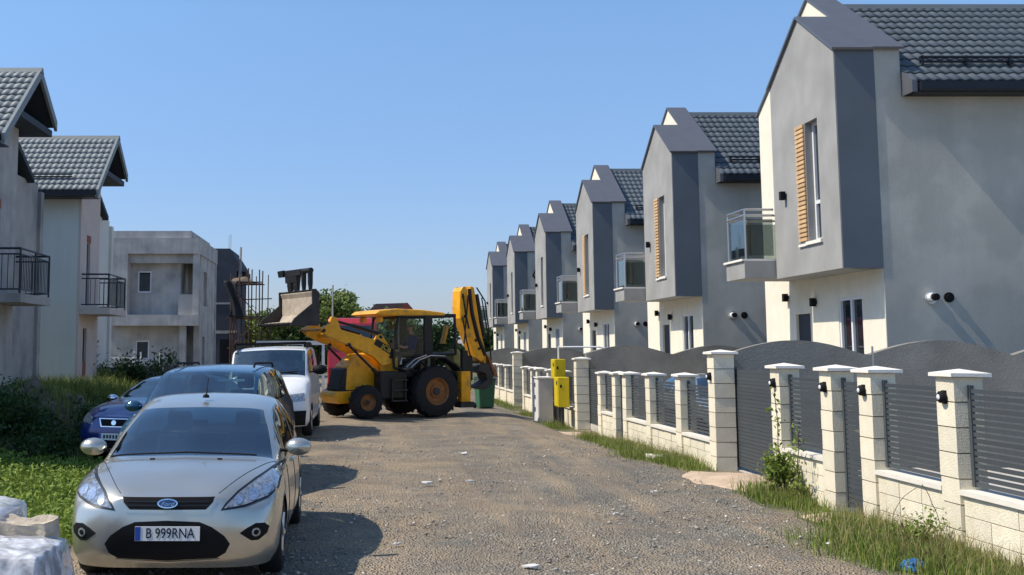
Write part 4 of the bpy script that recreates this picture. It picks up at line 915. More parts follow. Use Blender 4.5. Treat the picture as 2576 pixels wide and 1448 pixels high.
# cab
def post(pts, w_=.05, mat=m_dblk): return pts
cabm = MB()
NEAR = [(1.08, 2.86), (1.24, 1.95), (1.22, 1.40), (.62, 1.36), (.5, 1.75), (-.85, 1.80), (-.82, 2.9)]
for yy in (.74, -.74):
    for a, b_ in zip(NEAR, NEAR[1:] + NEAR[:1]): cabm.tube((a[0], yy, a[1]), (b_[0], yy, b_[1]), .042, 6)
    cabm.box(-.03, yy - .05, 1.75, .22, yy + .05, 2.88); cabm.tube((.22, yy, 1.8), (.60, yy, 1.38), .035, 6)
for p in (NEAR[0], NEAR[1], NEAR[-1], NEAR[-2]): cabm.tube((p[0], -.74, p[1]), (p[0], .74, p[1]), .04, 6)
cabm.build('cab_frame', m_dblk, dg)
q = MB(); q.prism([(-.5, 2.89), (-.48, 3.0), (.3, 3.07), (1.15, 3.09), (1.7, 3.03), (1.85, 2.93), (1.62, 2.88), (1.3, 2.88)], 'y', -.78, .78); q.build('cab_roof', m_yel, dg, bevel=.05)
q = MB(); q.box(-.86, -.76, 2.90, .2, .76, 2.965); q.build('roof_rear', m_dblk, dg)
q = MB(); 
for yy in (.5, -.5): q.box(1.50, yy - .13, 2.70, 1.62, yy + .13, 2.85)
q.build('work_lamp', m_yel, dg, bevel=.03)
g_cab = glass_mat('cab_glass', (.80, .88, .85), -.025)
def pane(nm, pts): q = MB(); q.add(pts, [tuple(range(len(pts)))]); q.build(nm, g_cab, dg)
pane('front_window', [(1.08, -.7, 2.82), (1.08, .7, 2.82), (1.24, .7, 1.95), (1.24, -.7, 1.95)])
for yy in (.735, -.735):
    pane('door_window', [(.24, yy, 2.82), (1.05, yy, 2.82), (1.2, yy, 1.95), (1.18, yy, 1.44), (.64, yy, 1.42), (.26, yy, 1.78)]); pane('side_window', [(-.04, yy, 2.84), (-.80, yy, 2.86), (-.83, yy, 1.84), (-.04, yy, 1.80)])
q = MB(); q.box(-.85, -.72, 1.15, 1.2, .72, 1.3); q.box(-.85, -.72, .8, -.2, .72, 1.25); q.build('cab_floor', m_dblk, dg)
q = MB(); q.box(.02, -.25, 1.32, .42, .25, 1.66); q.prism([(.0, 1.66), (.13, 1.66), (.02, 2.28), (-.1, 2.28)], 'y', -.24, .24); q.build('driver_seat', m_dblk, dg, bevel=.05)
q = MB(); q.prism([(1.0, 1.3), (1.2, 1.3), (1.18, 1.85), (1.02, 1.85)], 'y', -.3, .3); q.tube((1.05, 0, 1.85), (.88, 0, 2.0), .03); q.build('console', m_dblk, dg)
q = MB(); q.lathe([(.17, -.012), (.19, 0), (.17, .012), (.155, 0), (.17, -.012)], 18, 'z'); q.build('steering_wheel', m_dblk, dg, loc=(.88, 0, 2.0), rot=(0, R(35), 0))
# fenders, steps, tank
for s_ in (1, -1):
    q = MB(); P_ = [(1.10, 1.38), (.92, 1.42), (.64, 1.64), (.26, 1.76), (-.22, 1.74), (-.63, 1.52), (-.80, 1.36)]; P2_ = [(x_ * .97 + .0, z_ - .06) for x_, z_ in reversed(P_)]
    y0_, y1_ = sorted((s_ * .70, s_ * 1.17)); q.prism(P_ + P2_, 'y', y0_, y1_); f_ = q.build('fender', m_dblk, dg, bevel=.015)
    q = MB(); q.path([(x_, s_ * 1.175, z_) for x_, z_ in P_[1:5]], .016, 6); q.path([(x_ + .1, s_ * 1.1, z_ + .015) for x_, z_ in P_[1:4]], .014, 6); q.build('fender_edge', m_steel, f_)
    q = MB(); q.box(.88, s_ * .5 if s_ > 0 else -.9, .55, 1.75, .9 if s_ > 0 else -.5, 1.32); q.build('tank', m_dblk, dg, bevel=.04)
    q = MB()
    for z_ in (.48, .78, 1.06): q.box(.92, (.9 if s_ > 0 else -1.02), z_, 1.42, (1.02 if s_ > 0 else -.9), z_ + .035)
    for x_ in (.95, 1.38): q.box(x_, (.93 if s_ > 0 else -.97), .48, x_ + .03, (.97 if s_ > 0 else -.93), 1.1)
    q.build('steps', m_steelworn, dg)
    # loader arm
    A_ = [(3.52, 2.50), (3.34, 2.33), (2.93, 2.14), (2.56, 2.02), (1.85, 1.72), (1.55, 1.45), (1.2, 1.55), (1.05, 1.78), (1.28, 1.98), (1.57, 2.36), (1.68, 2.36), (1.80, 2.20), (2.31, 2.34), (2.87, 2.48), (3.0, 2.82), (3.16, 2.84), (3.24, 2.62)]
    q = MB(); y0_, y1_ = sorted((s_ * .55, s_ * .68)); q.prism(A_, 'y', y0_, y1_); ar = q.build('loader_arm', m_yel, dg, bevel=.02)
    q = MB(); q.tube((3.1, s_ * .62, 2.74), (2.5, s_ * .62, 2.60), .035, 8); q.tube((2.5, s_ * .62, 2.60), (1.62, s_ * .62, 2.36), .055, 8); q.build('bucket_ram', m_dblk, ar)
    q = MB(); q.tube((2.62, s_ * .72, 2.02), (1.9, s_ * .72, 1.38), .035, 8); q.tube((1.9, s_ * .72, 1.38), (1.02, s_ * .72, .62), .06, 8); q.build('lift_ram', m_dblk, ar)
    q = MB()
    for x_, z_ in ((3.40, 2.45), (2.62, 2.06), (1.62, 2.28), (1.30, 1.72)): q.tube((x_, s_ * .52, z_), (x_, s_ * .70, z_), .05, 10)
    q.build('pins', m_dblk, ar)
    q = MB(); y0_, y1_ = sorted((s_ * .50, s_ * .54)); q.prism([(.95, .8), (1.5, .8), (1.55, 1.5), (1.35, 1.95), (1.0, 1.9)], 'y', y0_, y1_); q.build('loader_tower', m_yel, dg)
q = MB(); q.tube((2.93, -.6, 2.32), (2.93, .6, 2.32), .06, 10); q.tube((3.46, -.6, 2.46), (3.46, .6, 2.46), .045, 10); q.build('cross_tube', m_yel, dg)
lg_ = MB(); lg_.prism([(1.13, 1.68), (1.84, 2.075), (1.75, 2.235), (1.04, 1.84)], 'y', .69, .696); lo_ = lg_.build('logo_plate', m_dblk, dg)
text_mesh('logo', 'JCB', .185, M('logo_yellow', (.85, .62, .08), .5, var=.02), lo_, (1.445, .699, 1.957), (R(90), R(29), R(180)), .002, sx=1.15)
# multi-purpose bucket (raised), clam plate and flip-over forks
Bk = [(3.78, 2.58), (3.76, 3.44), (3.86, 3.56), (3.94, 3.56), (3.87, 3.36), (3.87, 2.86), (3.98, 2.68), (4.52, 2.64), (4.60, 2.60), (4.55, 2.56)]
q = MB(); q.prism(Bk, 'y', -1.1, 1.1); bk = q.build('bucket', m_steelworn, dg, bevel=.01); tag(bk, 'dark worn steel loader bucket')
q = MB(); q.prism([(3.945, 3.50), (3.88, 3.36), (3.88, 2.87), (3.99, 2.69), (4.44, 2.655), (4.44, 2.665), (3.995, 2.71), (3.895, 2.88), (3.895, 3.36), (3.95, 3.48)], 'y', -1.06, 1.06); tag(q.build('bucket_lining', m_bucketbeige, bk), 'beige inside of the bucket')
for s_ in (1, -1):
    y0_, y1_ = sorted((s_ * 1.101, s_ * 1.135)); q = MB(); q.prism([(3.77, 2.57), (3.75, 3.44), (3.86, 3.57), (3.98, 3.56), (3.97, 3.17), (4.50, 2.76), (4.62, 2.57)], 'y', y0_, y1_); q.build('side_plate', m_steelworn, bk)
for i in range(8):
    q = MB(); q.prism([(4.50, 2.58), (4.50, 2.66), (4.78, 2.60)], 'y', -1.08 + i * .297, -1.0 + i * .297); q.build('tooth', m_steelworn, bk)
fk = MB(); fk.tube((3.92, -1.0, 4.10), (3.92, .95, 4.08), .075, 8); fk.box(3.84, -.62, 3.98, 4.0, .40, 4.14); fk.prism([(3.84, 4.0), (3.98, 4.18), (4.06, 4.16), (4.02, 3.98)], 'y', -1.06, -.72); fk.prism([(3.86, 3.80), (3.98, 3.80), (4.0, 4.05), (3.84, 4.05)], 'y', -.66, .12); fk = fk.build('fork_carriage', m_dblk, dg)
for lat, w_ in ((-.44, .24), (-.02, .24), (.46, .10), (.88, .10)):
    q = MB(); q.prism([(3.86, 4.06), (3.98, 4.06), (3.97, 3.72), (3.93, 3.50), (3.88, 3.50), (3.86, 3.72)], 'y', lat - w_ / 2, lat + w_ / 2); q.build('fork_tine', m_dblk, fk)
# backhoe
q = MB(); q.box(-1.25, -.95, .75, -.92, .95, 1.15); q.box(-1.12, -.28, 1.0, -1.75, .28, 1.95) if False else q.box(-1.75, -.28, 1.0, -1.12, .28, 1.75); q.build('rear_frame', m_dblk, dg, bevel=.02)
for s_ in (1, -1):
    y0_, y1_ = sorted((s_ * .80, s_ * 1.02)); q = MB(); q.box(-1.18, y0_, .42, -.86, y1_, 1.30); lg_ = q.build('stabiliser_leg', m_yel, dg, bevel=.02); q = MB(); q.box(-1.12, y0_ + .04, 1.3, -.94, y1_ - .04, 1.9); q.build('leg_sleeve', m_dblk, lg_); q = MB(); q.box(-1.25, y0_ - .08, .26, -.8, y1_ + .08, .42); q.build('foot_pad', m_steelworn, lg_)
bm_ = [(-1.37, 3.68), (-1.46, 3.80), (-1.56, 3.82), (-1.62, 3.7), (-1.70, 3.0), (-1.90, 2.3), (-2.20, 1.72), (-2.12, 1.55), (-1.92, 1.68), (-1.60, 2.40), (-1.37, 2.86), (-1.35, 3.2)]
for s_ in (1, -1):
    y0_, y1_ = sorted((s_ * .17, s_ * .22)); q = MB(); q.prism(bm_, 'y', y0_, y1_); q.build('boom_side', m_yel, dg, bevel=.012)
q = MB(); q.prism([(x_ * .985 - .02, z_ * .985 + .04) for x_, z_ in bm_], 'y', -.169, .169); q.build('boom', m_yel, dg)
dp = [(-1.80, 3.84), (-1.92, 3.80), (-1.96, 3.6), (-2.11, 2.7), (-2.34, 1.75), (-2.34, 1.45), (-2.25, 1.45), (-2.10, 2.2), (-1.88, 3.1)]
q = MB(); q.prism(dp, 'y', -.13, .13); q.build('dipper', m_yel, dg, bevel=.015)
q = MB(); q.tube((-2.08, 0, 3.6), (-2.34, 0, 2.3), .075, 8); q.tube((-2.2, .12, 3.5), (-2.5, .12, 1.9), .02, 6); q.tube((-1.62, .27, 3.55), (-1.45, .27, 2.1), .022, 6); q.path([(-2.0, .15, 3.8), (-2.3, .15, 3.4), (-2.42, .15, 2.6), (-2.5, .15, 1.6)], .022, 6); q.path([(-1.42, .25, 2.9), (-1.55, .25, 2.2), (-1.75, .25, 1.5)], .024, 6); q.path([(-1.70, .2, 3.75), (-1.80, .2, 3.0), (-2.0, .2, 2.3), (-2.25, .2, 1.75)], .058, 6); q.path([(-1.45, .225, 3.6), (-1.55, .225, 3.0), (-1.66, .225, 2.55)], .028, 6); q.build('hoses_and_gap_strips', m_dblk, dg)  # ram and hoses, plus black strips drawn for the shaded gap beside the boom
q = MB()
for x_, z_ in ((-1.46, 3.5), (-1.52, 2.92), (-1.9, 2.2), (-2.02, 1.95)): q.tube((x_, -.24, z_), (x_, .24, z_), .045, 10)
q.build('boom_pins', m_dblk, dg)
q = MB(); q.prism([(-2.02, 1.5), (-2.34, 1.52), (-2.50, 1.12), (-2.44, .84), (-2.18, .72), (-1.92, .80), (-2.10, .90), (-2.28, 1.02), (-2.24, 1.2), (-1.95, 1.3)], 'y', -.26, .26); q.build('digging_bucket', m_steelworn, dg, bevel=.01)
q = MB(); q.tube((-2.38, .0, 1.75), (-2.66, 0, 1.25), .06, 8); q.prism([(-2.42, 1.7), (-2.32, 1.75), (-2.58, 1.15), (-2.72, 1.1)], 'y', -.2, .2); q.build('bucket_link', m_orange, dg)
q = MB(); q.prism([(-.86, 1.3), (-.86, 1.85), (-1.05, 1.95), (-1.12, 1.75), (-1.1, 1.3)], 'y', .1, .62); q.build('rear_console', M('faded_yellow', (.45, .36, .12), .6, var=.15), dg, bevel=.03)
q = MB(); q.tube((-1.0, .4, 1.9), (-1.15, .4, 2.25), .018, 6); q.tube((-1.0, .2, 1.9), (-1.15, .2, 2.25), .018, 6); q.box(-1.2, .15, 1.82, -.9, .5, 1.9); q.build('levers', m_dblk, dg)
q = MB(); q.prism([(-1.02, 2.1), (-1.16, 2.62), (-1.10, 2.64), (-.94, 2.1)], 'y', -.3, -.1); q.build('kingpost_link', m_yel, dg)
q = MB(); q.tube((1.9, -.3, 1.8), (1.9, -.3, 2.35), .04, 8); q.build('exhaust', m_dblk, dg)
q = MB(); q.box(1.28, .72, 2.02, 1.34, .95, 2.12); q.box(1.26, .88, 1.95, 1.36, 1.02, 2.25); q.build('mirror', m_dblk, dg)

# ---------------- people ----------------
def skin_body(name, joints, edges, root_i, mat, parent, sub=2):
    me = bpy.data.meshes.new(name); me.from_pydata([j[0] for j in joints], edges, []); o = bpy.data.objects.new(name, me); link(o, parent)
    me.materials.append(mat)
    sk = o.modifiers.new('skin', 'SKIN'); sk.use_smooth_shade = True
    if not me.skin_vertices: 
        bpy.context.view_layer.objects.active = o
    for i, j in enumerate(joints):
        r_ = j[1]; me.skin_vertices[0].data[i].radius = r_ if isinstance(r_, tuple) else (r_, r_); me.skin_vertices[0].data[i].use_root = (i == root_i)
    ss = o.modifiers.new('sub', 'SUBSURF'); ss.levels = sub; ss.render_levels = sub
    bpy.context.view_layer.update(); d_ = bpy.context.evaluated_depsgraph_get(); ev = bpy.data.meshes.new_from_object(o.evaluated_get(d_)); ev.name = name
    bpy.data.objects.remove(o); n_ = obj(name, ev, mat, parent, smooth=True); return n_
m_skin = M('skin', (.42, .24, .16), .6, var=.05); m_hair = M('dark_hair', (.015, .012, .01), .7, var=.1)
m_shirt = M('blue_shirt', (.015, .03, .13), .85, var=.12, vs=12); m_trous = M('brown_trousers', (.085, .07, .062), .9, var=.12, vs=12)
pn = thing('person', 'person in a blue shirt seated at the wheel inside the digger cab', 'person', dg.location, dg.rotation_euler.z)
# local digger frame: x forward, y to the camera side, z up; seat top 1.66
J = [((.22, 0, 1.78), (.16, .14)), ((.20, 0, 1.98), (.15, .12)), ((.18, 0, 2.20), (.18, .12)), ((.19, 0, 2.33), (.07, .07)), ((.22, 0, 2.40), (.055, .055)),       # pelvis chest neck
     ((.22, 0, 2.47), (.07, .06)), ((.24, 0, 2.56), (.088, .078)), ((.24, 0, 2.63), (.06, .055)),                                                               # head
     ((.19, .2, 2.25), .07), ((.32, .27, 2.02), .055), ((.58, .2, 1.98), .042), ((.72, .15, 2.03), .036),                                                       # left arm
     ((.19, -.2, 2.25), .07), ((.32, -.27, 2.02), .055), ((.58, -.2, 1.98), .042), ((.72, -.15, 2.03), .036),
     ((.30, .11, 1.77), .10), ((.68, .17, 1.80), .075), ((.80, .17, 1.42), .05), ((.90, .17, 1.34), .045),
     ((.30, -.11, 1.77), .10), ((.68, -.17, 1.80), .075), ((.80, -.17, 1.42), .05), ((.90, -.17, 1.34), .045)]
E_ = [(0, 1), (1, 2), (2, 3), (3, 4), (4, 5), (5, 6), (6, 7), (2, 8), (8, 9), (9, 10), (10, 11), (2, 12), (12, 13), (13, 14), (14, 15), (0, 16), (16, 17), (17, 18), (18, 19), (0, 20), (20, 21), (21, 22), (22, 23)]
bd = skin_body('body', J, E_, 0, m_skin, pn)
bd.data.materials.append(m_shirt); bd.data.materials.append(m_trous); bd.data.materials.append(m_hair)
for p in bd.data.polygons:
    c = p.center
    if c.z < 1.90 and c.x < .95: p.material_index = 2
    elif c.z < 2.36 and not (c.x > .5 and c.z > 1.9): p.material_index = 1
    elif c.z > 2.585 or (c.z > 2.47 and c.x < .22): p.material_index = 3
    if c.z < 1.40: p.material_index = 3
q = MB()
for s_ in (1, -1):
    for f_ in range(4): q.path([(.72, s_ * (.125 + .016 * f_), 2.03), (.79, s_ * (.12 + .017 * f_), 2.05), (.83, s_ * (.12 + .017 * f_), 2.02), (.81, s_ * (.12 + .017 * f_), 1.985)], .0085, 5)
    q.path([(.72, s_ * .11, 2.02), (.77, s_ * .085, 2.0), (.81, s_ * .09, 1.99)], .009, 5)
q.build('fingers', m_skin, pn)
q = MB(); q.lathe([(.001, .34), (.011, .30), (.018, .265), (.012, .25)], 8, 'z'); q.build('nose', m_skin, pn, loc=(.325, 0, 2.255), rot=(0, 0, 0))
q = MB()
for s_ in (1, -1): q.box(.236, s_ * .078 - .006, 2.52, .262, s_ * .078 + .006, 2.575)
q.build('ears', m_skin, pn)

# ---------------- street furniture ----------------
m_ybox = M('yellow_box', (.62, .47, .01), .5, var=.07, vs=5)
for (y0_, y1_, z0_, z1_, x0_, lb) in ((30.55, 31.15, 1.12, 1.68, 5.36, 'upper yellow gas meter box beside the tall block pillar'), (29.0, 29.25, .0, 0, 0, None), (29.75, 30.35, .40, 1.20, 5.30, 'lower yellow gas meter box on a dark post')):
    if lb is None: continue
    root = thing('gas_meter_box', lb, 'meter box', (x0_, y0_, 0), group='yellow gas meter boxes')
    q = MB(); q.box(0, 0, z0_, .30, y1_ - y0_, z1_); q.build('cabinet', m_ybox, root, bevel=.012)
    q = MB(); q.box(-.012, .03, z0_ + .03, -.001, y1_ - y0_ - .03, z1_ - .03); d_ = q.build('door', m_ybox, root)
    q = MB(); q.box(-.022, .1, z1_ - .2, -.0125, .2, z1_ - .1); q.build('lock', m_black, d_)
    q = MB(); q.box(.12, .2, -.25, .19, .32, z0_ - .001); q.build('post', m_dframe, root)
    q = MB(); q.box(.05, -.006, z1_ - .28, .10, -.001, z1_ - .20); q.build('vent', m_black, root)
q = MB(); q.path([(5.52, 30.85, 1.69), (5.52, 30.85, 2.02), (6.6, 30.6, 2.02), (6.9, 30.6, 1.95), (6.9, 30.6, .0)], .022, 8); tag(q.build('gas_pipe', m_frame), 'thin white gas pipe bent above the yellow meter boxes', 'pipe')
root = thing('meter_cabinet', 'pale grey electric meter cabinet standing before the fence', 'cabinet', (5.18, 32.3, -.16))
q = MB(); q.box(0, 0, -.1, .42, 1.15, 1.26); q.build('housing', M('meter_grey', (.45, .42, .38), .7, var=.07), root, bevel=.01)
q = MB(); q.box(-.012, .03, .0, -.001, 1.12, 1.22); f_ = q.build('door', M('meter_white', (.74, .72, .68), .6, var=.05), root)
for i in range(3): q = MB(); q.box(-.022, .5, .28 + i * .36, -.0125, .64, .40 + i * .36); q.build('meter_window', m_dframe, f_)
q = MB(); q.box(-.03, -.03, 1.262, .45, 1.18, 1.30); q.build('lid', m_cap, root)
# wheelie bin
m_bin = M('green_bin_plastic', (.035, .13, .07), .5, var=.1, vs=6)
root = thing('wheelie_bin', 'green wheelie bin by the fence behind the digger', 'bin', (4.02, 36.1, gzf(4, 36)), R(8))
q = MB(); a = [(-.24, -.28), (.24, -.28), (.24, .22), (-.24, .22)]; b_ = [(-.29, -.33), (.29, -.33), (.29, .32), (-.29, .32)]
q.add([(*p, .06) for p in a] + [(*p, .95) for p in b_], [(3, 2, 1, 0), (0, 1, 5, 4), (1, 2, 6, 5), (2, 3, 7, 6), (3, 0, 4, 7), (4, 5, 6, 7)]); q.build('tub', m_bin, root, bevel=.03)
q = MB(); q.box(-.31, -.36, .952, .31, .36, 1.0); q.prism([(-.34, 1.0), (.3, 1.0), (.25, 1.06), (-.28, 1.05)], 'x', -.28, .28); q.build('lid', M('bin_lid', (.03, .07, .05), .5, var=.1), root, bevel=.015)
q = MB(); q.tube((-.26, .40, .93), (.26, .40, .93), .02); q.build('handle', m_bin, root)
for s_ in (-1, 1): q = MB(); q.lathe([(.02, -.03), (.1, -.03), (.1, .03), (.02, .03)], 16, 'x', (s_ * .27, .25, .1)); q.build('wheel', m_black, root)

# ---------------- wrapped packs at the left edge ----------------
m_film = M('plastic_film', (.74, .74, .76), .22, var=.12, vs=7, spec=.6, bump=.5, bs=9)
g_film = bpy.data.materials.new('clear_film'); g_film.use_nodes = True
t = g_film.node_tree; n = t.nodes; l = t.links; pb = n['Principled BSDF']; pb.inputs['Base Color'].default_value = (.90, .90, .92, 1); pb.inputs['Roughness'].default_value = .18
tr = n.new('ShaderNodeBsdfTransparent'); tr.inputs[0].default_value = (.93, .93, .95, 1); mxs = n.new('ShaderNodeMixShader'); no = n.new('ShaderNodeTexNoise'); no.inputs['Scale'].default_value = 5; no.inputs['Detail'].default_value = 6; no.inputs['Distortion'].default_value = 1.5
tcf = n.new('ShaderNodeTexCoord'); l.new(tcf.outputs['Object'], no.inputs['Vector']); rp = n.new('ShaderNodeValToRGB'); rp.color_ramp.elements[0].position = .42; rp.color_ramp.elements[0].color = (.34, .34, .34, 1); rp.color_ramp.elements[1].position = .66; rp.color_ramp.elements[1].color = (.92, .92, .92, 1)
l.new(no.outputs[0], rp.inputs[0]); l.new(rp.outputs[0], mxs.inputs[0]); l.new(tr.outputs[0], mxs.inputs[1]); l.new(pb.outputs[0], mxs.inputs[2]); l.new(mxs.outputs[0], n['Material Output'].inputs[0])
def film(name, x0, x1, y0, y1, z1, parent, seed, flare=.12, amp=.035):
    """crumpled sheet draped over a block: top plus skirts"""
    rg = np.random.default_rng(seed); N = 46; V = []; F = []; k1 = rg.uniform(4, 9, (14, 2)); ph = rg.uniform(0, 6.28, 14); am = rg.uniform(.3, 1, 14)
    cx, cy = (x0 + x1) / 2, (y0 + y1) / 2; hx, hy = (x1 - x0) / 2, (y1 - y0) / 2
    for i in range(N + 1):
        for j in range(N + 1):
            a, b_ = 2 * i / N - 1, 2 * j / N - 1; s_ = 1.75; pa, pb_ = a * s_, b_ * s_
            m_ = max(abs(pa), abs(pb_)); over = max(0, m_ - 1)
            qx = max(-1, min(1, pa)); qy = max(-1, min(1, pb_)); nz_ = sum(am[q] * abs(math.sin(k1[q, 0] * pa * 1.2 + k1[q, 1] * pb_ * (1 if q % 2 else -1) + ph[q])) for q in range(14)) / 8
            x_ = cx + qx * hx + (math.copysign(over * flare, pa) if abs(pa) > 1 else 0) + (nz_ - .6) * amp * (1 if abs(pa) > 1 else .3)
            y_ = cy + qy * hy + (math.copysign(over * flare, pb_) if abs(pb_) > 1 else 0) - (nz_ - .6) * amp * (1 if abs(pb_) > 1 else .3)
            z_ = z1 + .02 - over * (z1 - .0) / .75 * .98 + (nz_ - .45) * amp * (1.2 if over == 0 else .2) - .05 * m_ ** 4 * (over == 0)
            V.append((x_, y_, max(z_, .015)))
    for i in range(N):
        for j in range(N): q = i * (N + 1) + j; F.append((q, q + 1, q + N + 2, q + N + 1))
    return raw(name, V, F, g_film, parent, smooth=False)
root = thing('wrapped_pallet', 'film-wrapped pack of grey blocks at the lower left corner', 'pallet', (-2.62, 7.75, .06))
q = MB(); q.box(-.45, -.36, .12, .45, .36, .53); q.build('block_pack', M('pack_grey', (.30, .30, .31), .8, var=.1, vs=4), root)
q = MB(); q.box(-.42, -.366, .33, .22, -.3605, .46); lbp = q.build('print_panel', M('pack_print', (.30, .29, .29), .7, var=.05), root)
q = MB(); rr_ = random.Random(5); x_ = -.41
while x_ < .18:
    w_ = rr_.uniform(.012, .032); h_ = rr_.uniform(.05, .085); q.box(x_, -.3715, .355, x_ + w_ * .5, -.3665, .355 + h_); q.box(x_ + w_ * .5, -.3712, .355 + rr_.choice([0, h_ * .7]), x_ + w_, -.3668, .355 + h_); x_ += w_ + .022
q.build('print_marks', m_gut, lbp)
q = MB()
for y_ in (-.33, 0, .28): q.box(-.46, y_ - .04, .0, .46, y_ + .05, .1)
q.box(-.46, -.37, .1, .46, .37, .119); q.build('pallet_boards', m_wood, root)
film('film', -.47, .47, -.385, .38, .555, root, 4)
root = thing('wrapped_bundle', 'white film-wrapped bundle behind the stone at the left edge', 'bundle', (-3.0, 8.35, .05))
q = MB(); q.box(-.45, -.3, .0, .36, .3, .70); q.build('core', M('pack_pale', (.42, .42, .43), .8, var=.1), root)
film('film', -.47, .38, -.32, .32, .76, root, 9, flare=.06, amp=.05)
def rock(name, loc, r, scale, mat, label, cat, seed, group=None, parent=None):
    bm = bmesh.new(); bmesh.ops.create_icosphere(bm, subdivisions=2, radius=r); rg = random.Random(seed)
    for v in bm.verts: v.co *= rg.uniform(.8, 1.12)
    for v in bm.verts: v.co = Vector((v.co.x * scale[0], v.co.y * scale[1], v.co.z * scale[2]))
    me = bpy.data.meshes.new(name); bm.to_mesh(me); bm.free(); o = obj(name, me, mat, parent); o.location = loc; o.rotation_euler = (0, 0, seed)
    if label: tag(o, label, cat, group)
    return o
bm = bmesh.new(); bmesh.ops.create_cube(bm, size=1); bmesh.ops.subdivide_edges(bm, edges=bm.edges[:], cuts=4, use_grid_fill=True); rg = random.Random(8)
for v in bm.verts:
    c_ = v.co.copy(); v.co = Vector((c_.x * .40 + rg.uniform(-.008, .008), c_.y * .22 + rg.uniform(-.008, .008), c_.z * .15 + rg.uniform(-.006, .006)))
    if c_.z > .4: v.co.z += -.055 * max(0, math.sin(c_.x * 5 + .6)) * (1 if c_.y < .2 else .3) + .02 * math.sin(c_.x * 9)
    v.co.y += .02 * math.sin(c_.x * 4); v.co.x *= 1 - .12 * abs(c_.y) * 2
me = bpy.data.meshes.new('stone_block'); bm.to_mesh(me); bm.free(); o = obj('stone_block', me, M('sandstone', (.50, .42, .32), .9, var=.2, vs=9, bump=.6, bs=25)); o.location = (-2.42, 8.12, .67); o.rotation_euler = (R(3), R(-3), R(-12)); tag(o, 'broken beige stone block on the wrapped pack', 'stone')
# blue bag, litter, slab
bm = bmesh.new(); bmesh.ops.create_icosphere(bm, subdivisions=4, radius=.10); rg = np.random.default_rng(3); kk = rg.uniform(10, 34, (12, 3)); pp_ = rg.uniform(0, 6, 12)
for v in bm.verts:
    s_ = 1 + .32 * sum(abs(math.sin(kk[i] @ np.array(v.co[:]) + pp_[i])) - .6 for i in range(12)) / 4; v.co *= s_; v.co.z *= .6
me = bpy.data.meshes.new('plastic_bag'); bm.to_mesh(me); bm.free(); o = obj('plastic_bag', me, M('blue_plastic', (.015, .15, .40), .4, var=.2, vs=12)); o.location = (4.86, 9.88, .06); tag(o, 'crumpled blue plastic bag in the grass at lower right', 'bag')
m_paper = M('white_scrap', (.62, .60, .56), .7, var=.06)
LIT = [(1.47, 9.78, .17, 'white scrap lying at the bottom centre of the road'), (1.85, 20.2, .22, 'white scrap far up the road before the digger'), (1.55, 16.0, .14, 'pale scrap in the middle of the road'), (2.95, 12.95, .14, 'white scrap on the right half of the road'),
       (.95, 15.9, .2, 'tan flat scrap left of the road centre'), (.35, 11.0, .11, 'small white scrap near the hatchback shadow'), (3.9, 14.9, .12, 'white scrap near the sand apron'), (4.55, 10.9, .10, 'small white scrap near the blue bag')]
for i, (x_, y_, s_, lb) in enumerate(LIT):
    rg = random.Random(i); N = 7; V = []; 
    pts = [(math.cos(2 * math.pi * k / N) * s_ * .55 * rg.uniform(.45, 1), math.sin(2 * math.pi * k / N) * s_ * .55 * rg.uniform(.3, .6)) for k in range(N)]
    q = MB(); V = [(*p, rg.uniform(.0, .035)) for p in pts] + [(p[0], p[1], rg.uniform(.0, .035) + .012) for p in pts] + [(0, 0, .03), (0, 0, .018)]
    F = [(N + k, N + (k + 1) % N, 2 * N) for k in range(N)] + [((k + 1) % N, k, 2 * N + 1) for k in range(N)] + [(k, (k + 1) % N, N + (k + 1) % N, N + k) for k in range(N)]
    q.add(V, F); tag(q.build('paper_scrap', m_paper, loc=(x_, y_, gzf(x_, y_) + .045)), lb, 'litter', 'scraps littering the road')
q = MB(); q.box(-.22, -.16, 0, .22, .16, .07); tag(q.build('concrete_slab', m_cap, loc=(5.28, 19.6, gzf(5.28, 19.6) + .03), rot=(R(3), R(4), R(20)), bevel=.015), 'flat pale concrete slab in the verge grass', 'slab')

# ---------------- left: soil heap, rubble, trestles, boards ----------------
heap('soil_heap', -6.5, 22.6, 1.9, 1.5, .95, m_dirt, 'dark soil heap in shade at the left edge', cat='heap', rough=.5, n_=40, seed=12)
HEAPR = [(-5.5, 21.7, .16), (-6.2, 21.25, .15), (-7.0, 21.4, .2), (-6.6, 21.9, .17), (-5.3, 22.3, .14), (-7.5, 21.9, .16)]
for i, (x_, y_, r_) in enumerate(HEAPR): rock('rubble_stone', (x_, y_, gzf(x_, y_) + .22 + .22 * (i == 3) + .1 * (i % 2)), r_, (1, .8, .6), m_dirt, ['lowest right rubble lump on the soil heap', 'rubble lump at the foot of the soil heap', 'rubble lump at the left foot of the soil heap', 'rubble lump high on the soil heap', 'rubble lump on the right flank of the soil heap', 'rubble lump on the left flank of the soil heap'][i], 'rubble', i + 3, 'rubble lumps on the soil heap')
for i, (x_, y_, s_) in enumerate(((-9.4, 43.0, 1.), (-8.35, 43.4, .75))):
    root = thing('white_trestle', ['larger white wooden trestle before the concrete house', 'smaller white wooden trestle right of the larger one'][i], 'trestle', (x_, y_, gzf(x_, y_) + .75), R(10 * i - 5), group='white trestles before the concrete house')
    q = MB(); q.box(-.55 * s_, -.04, .28, .55 * s_, .04, .38); q.build('beam', m_frame, root)
    for a in (-.5, .5):
        for b_ in (-.18, .18): q = MB(); q.tube((a * s_, b_ * .2, .6 if b_ > 0 else .36), (a * s_, b_, -.4), .032, 6); q.build('leg', m_frame, root)
root = thing('board_fence', 'low weathered grey board fence behind the blue car', 'fence', (-10.3, 41.0, .5), R(3), group=None)
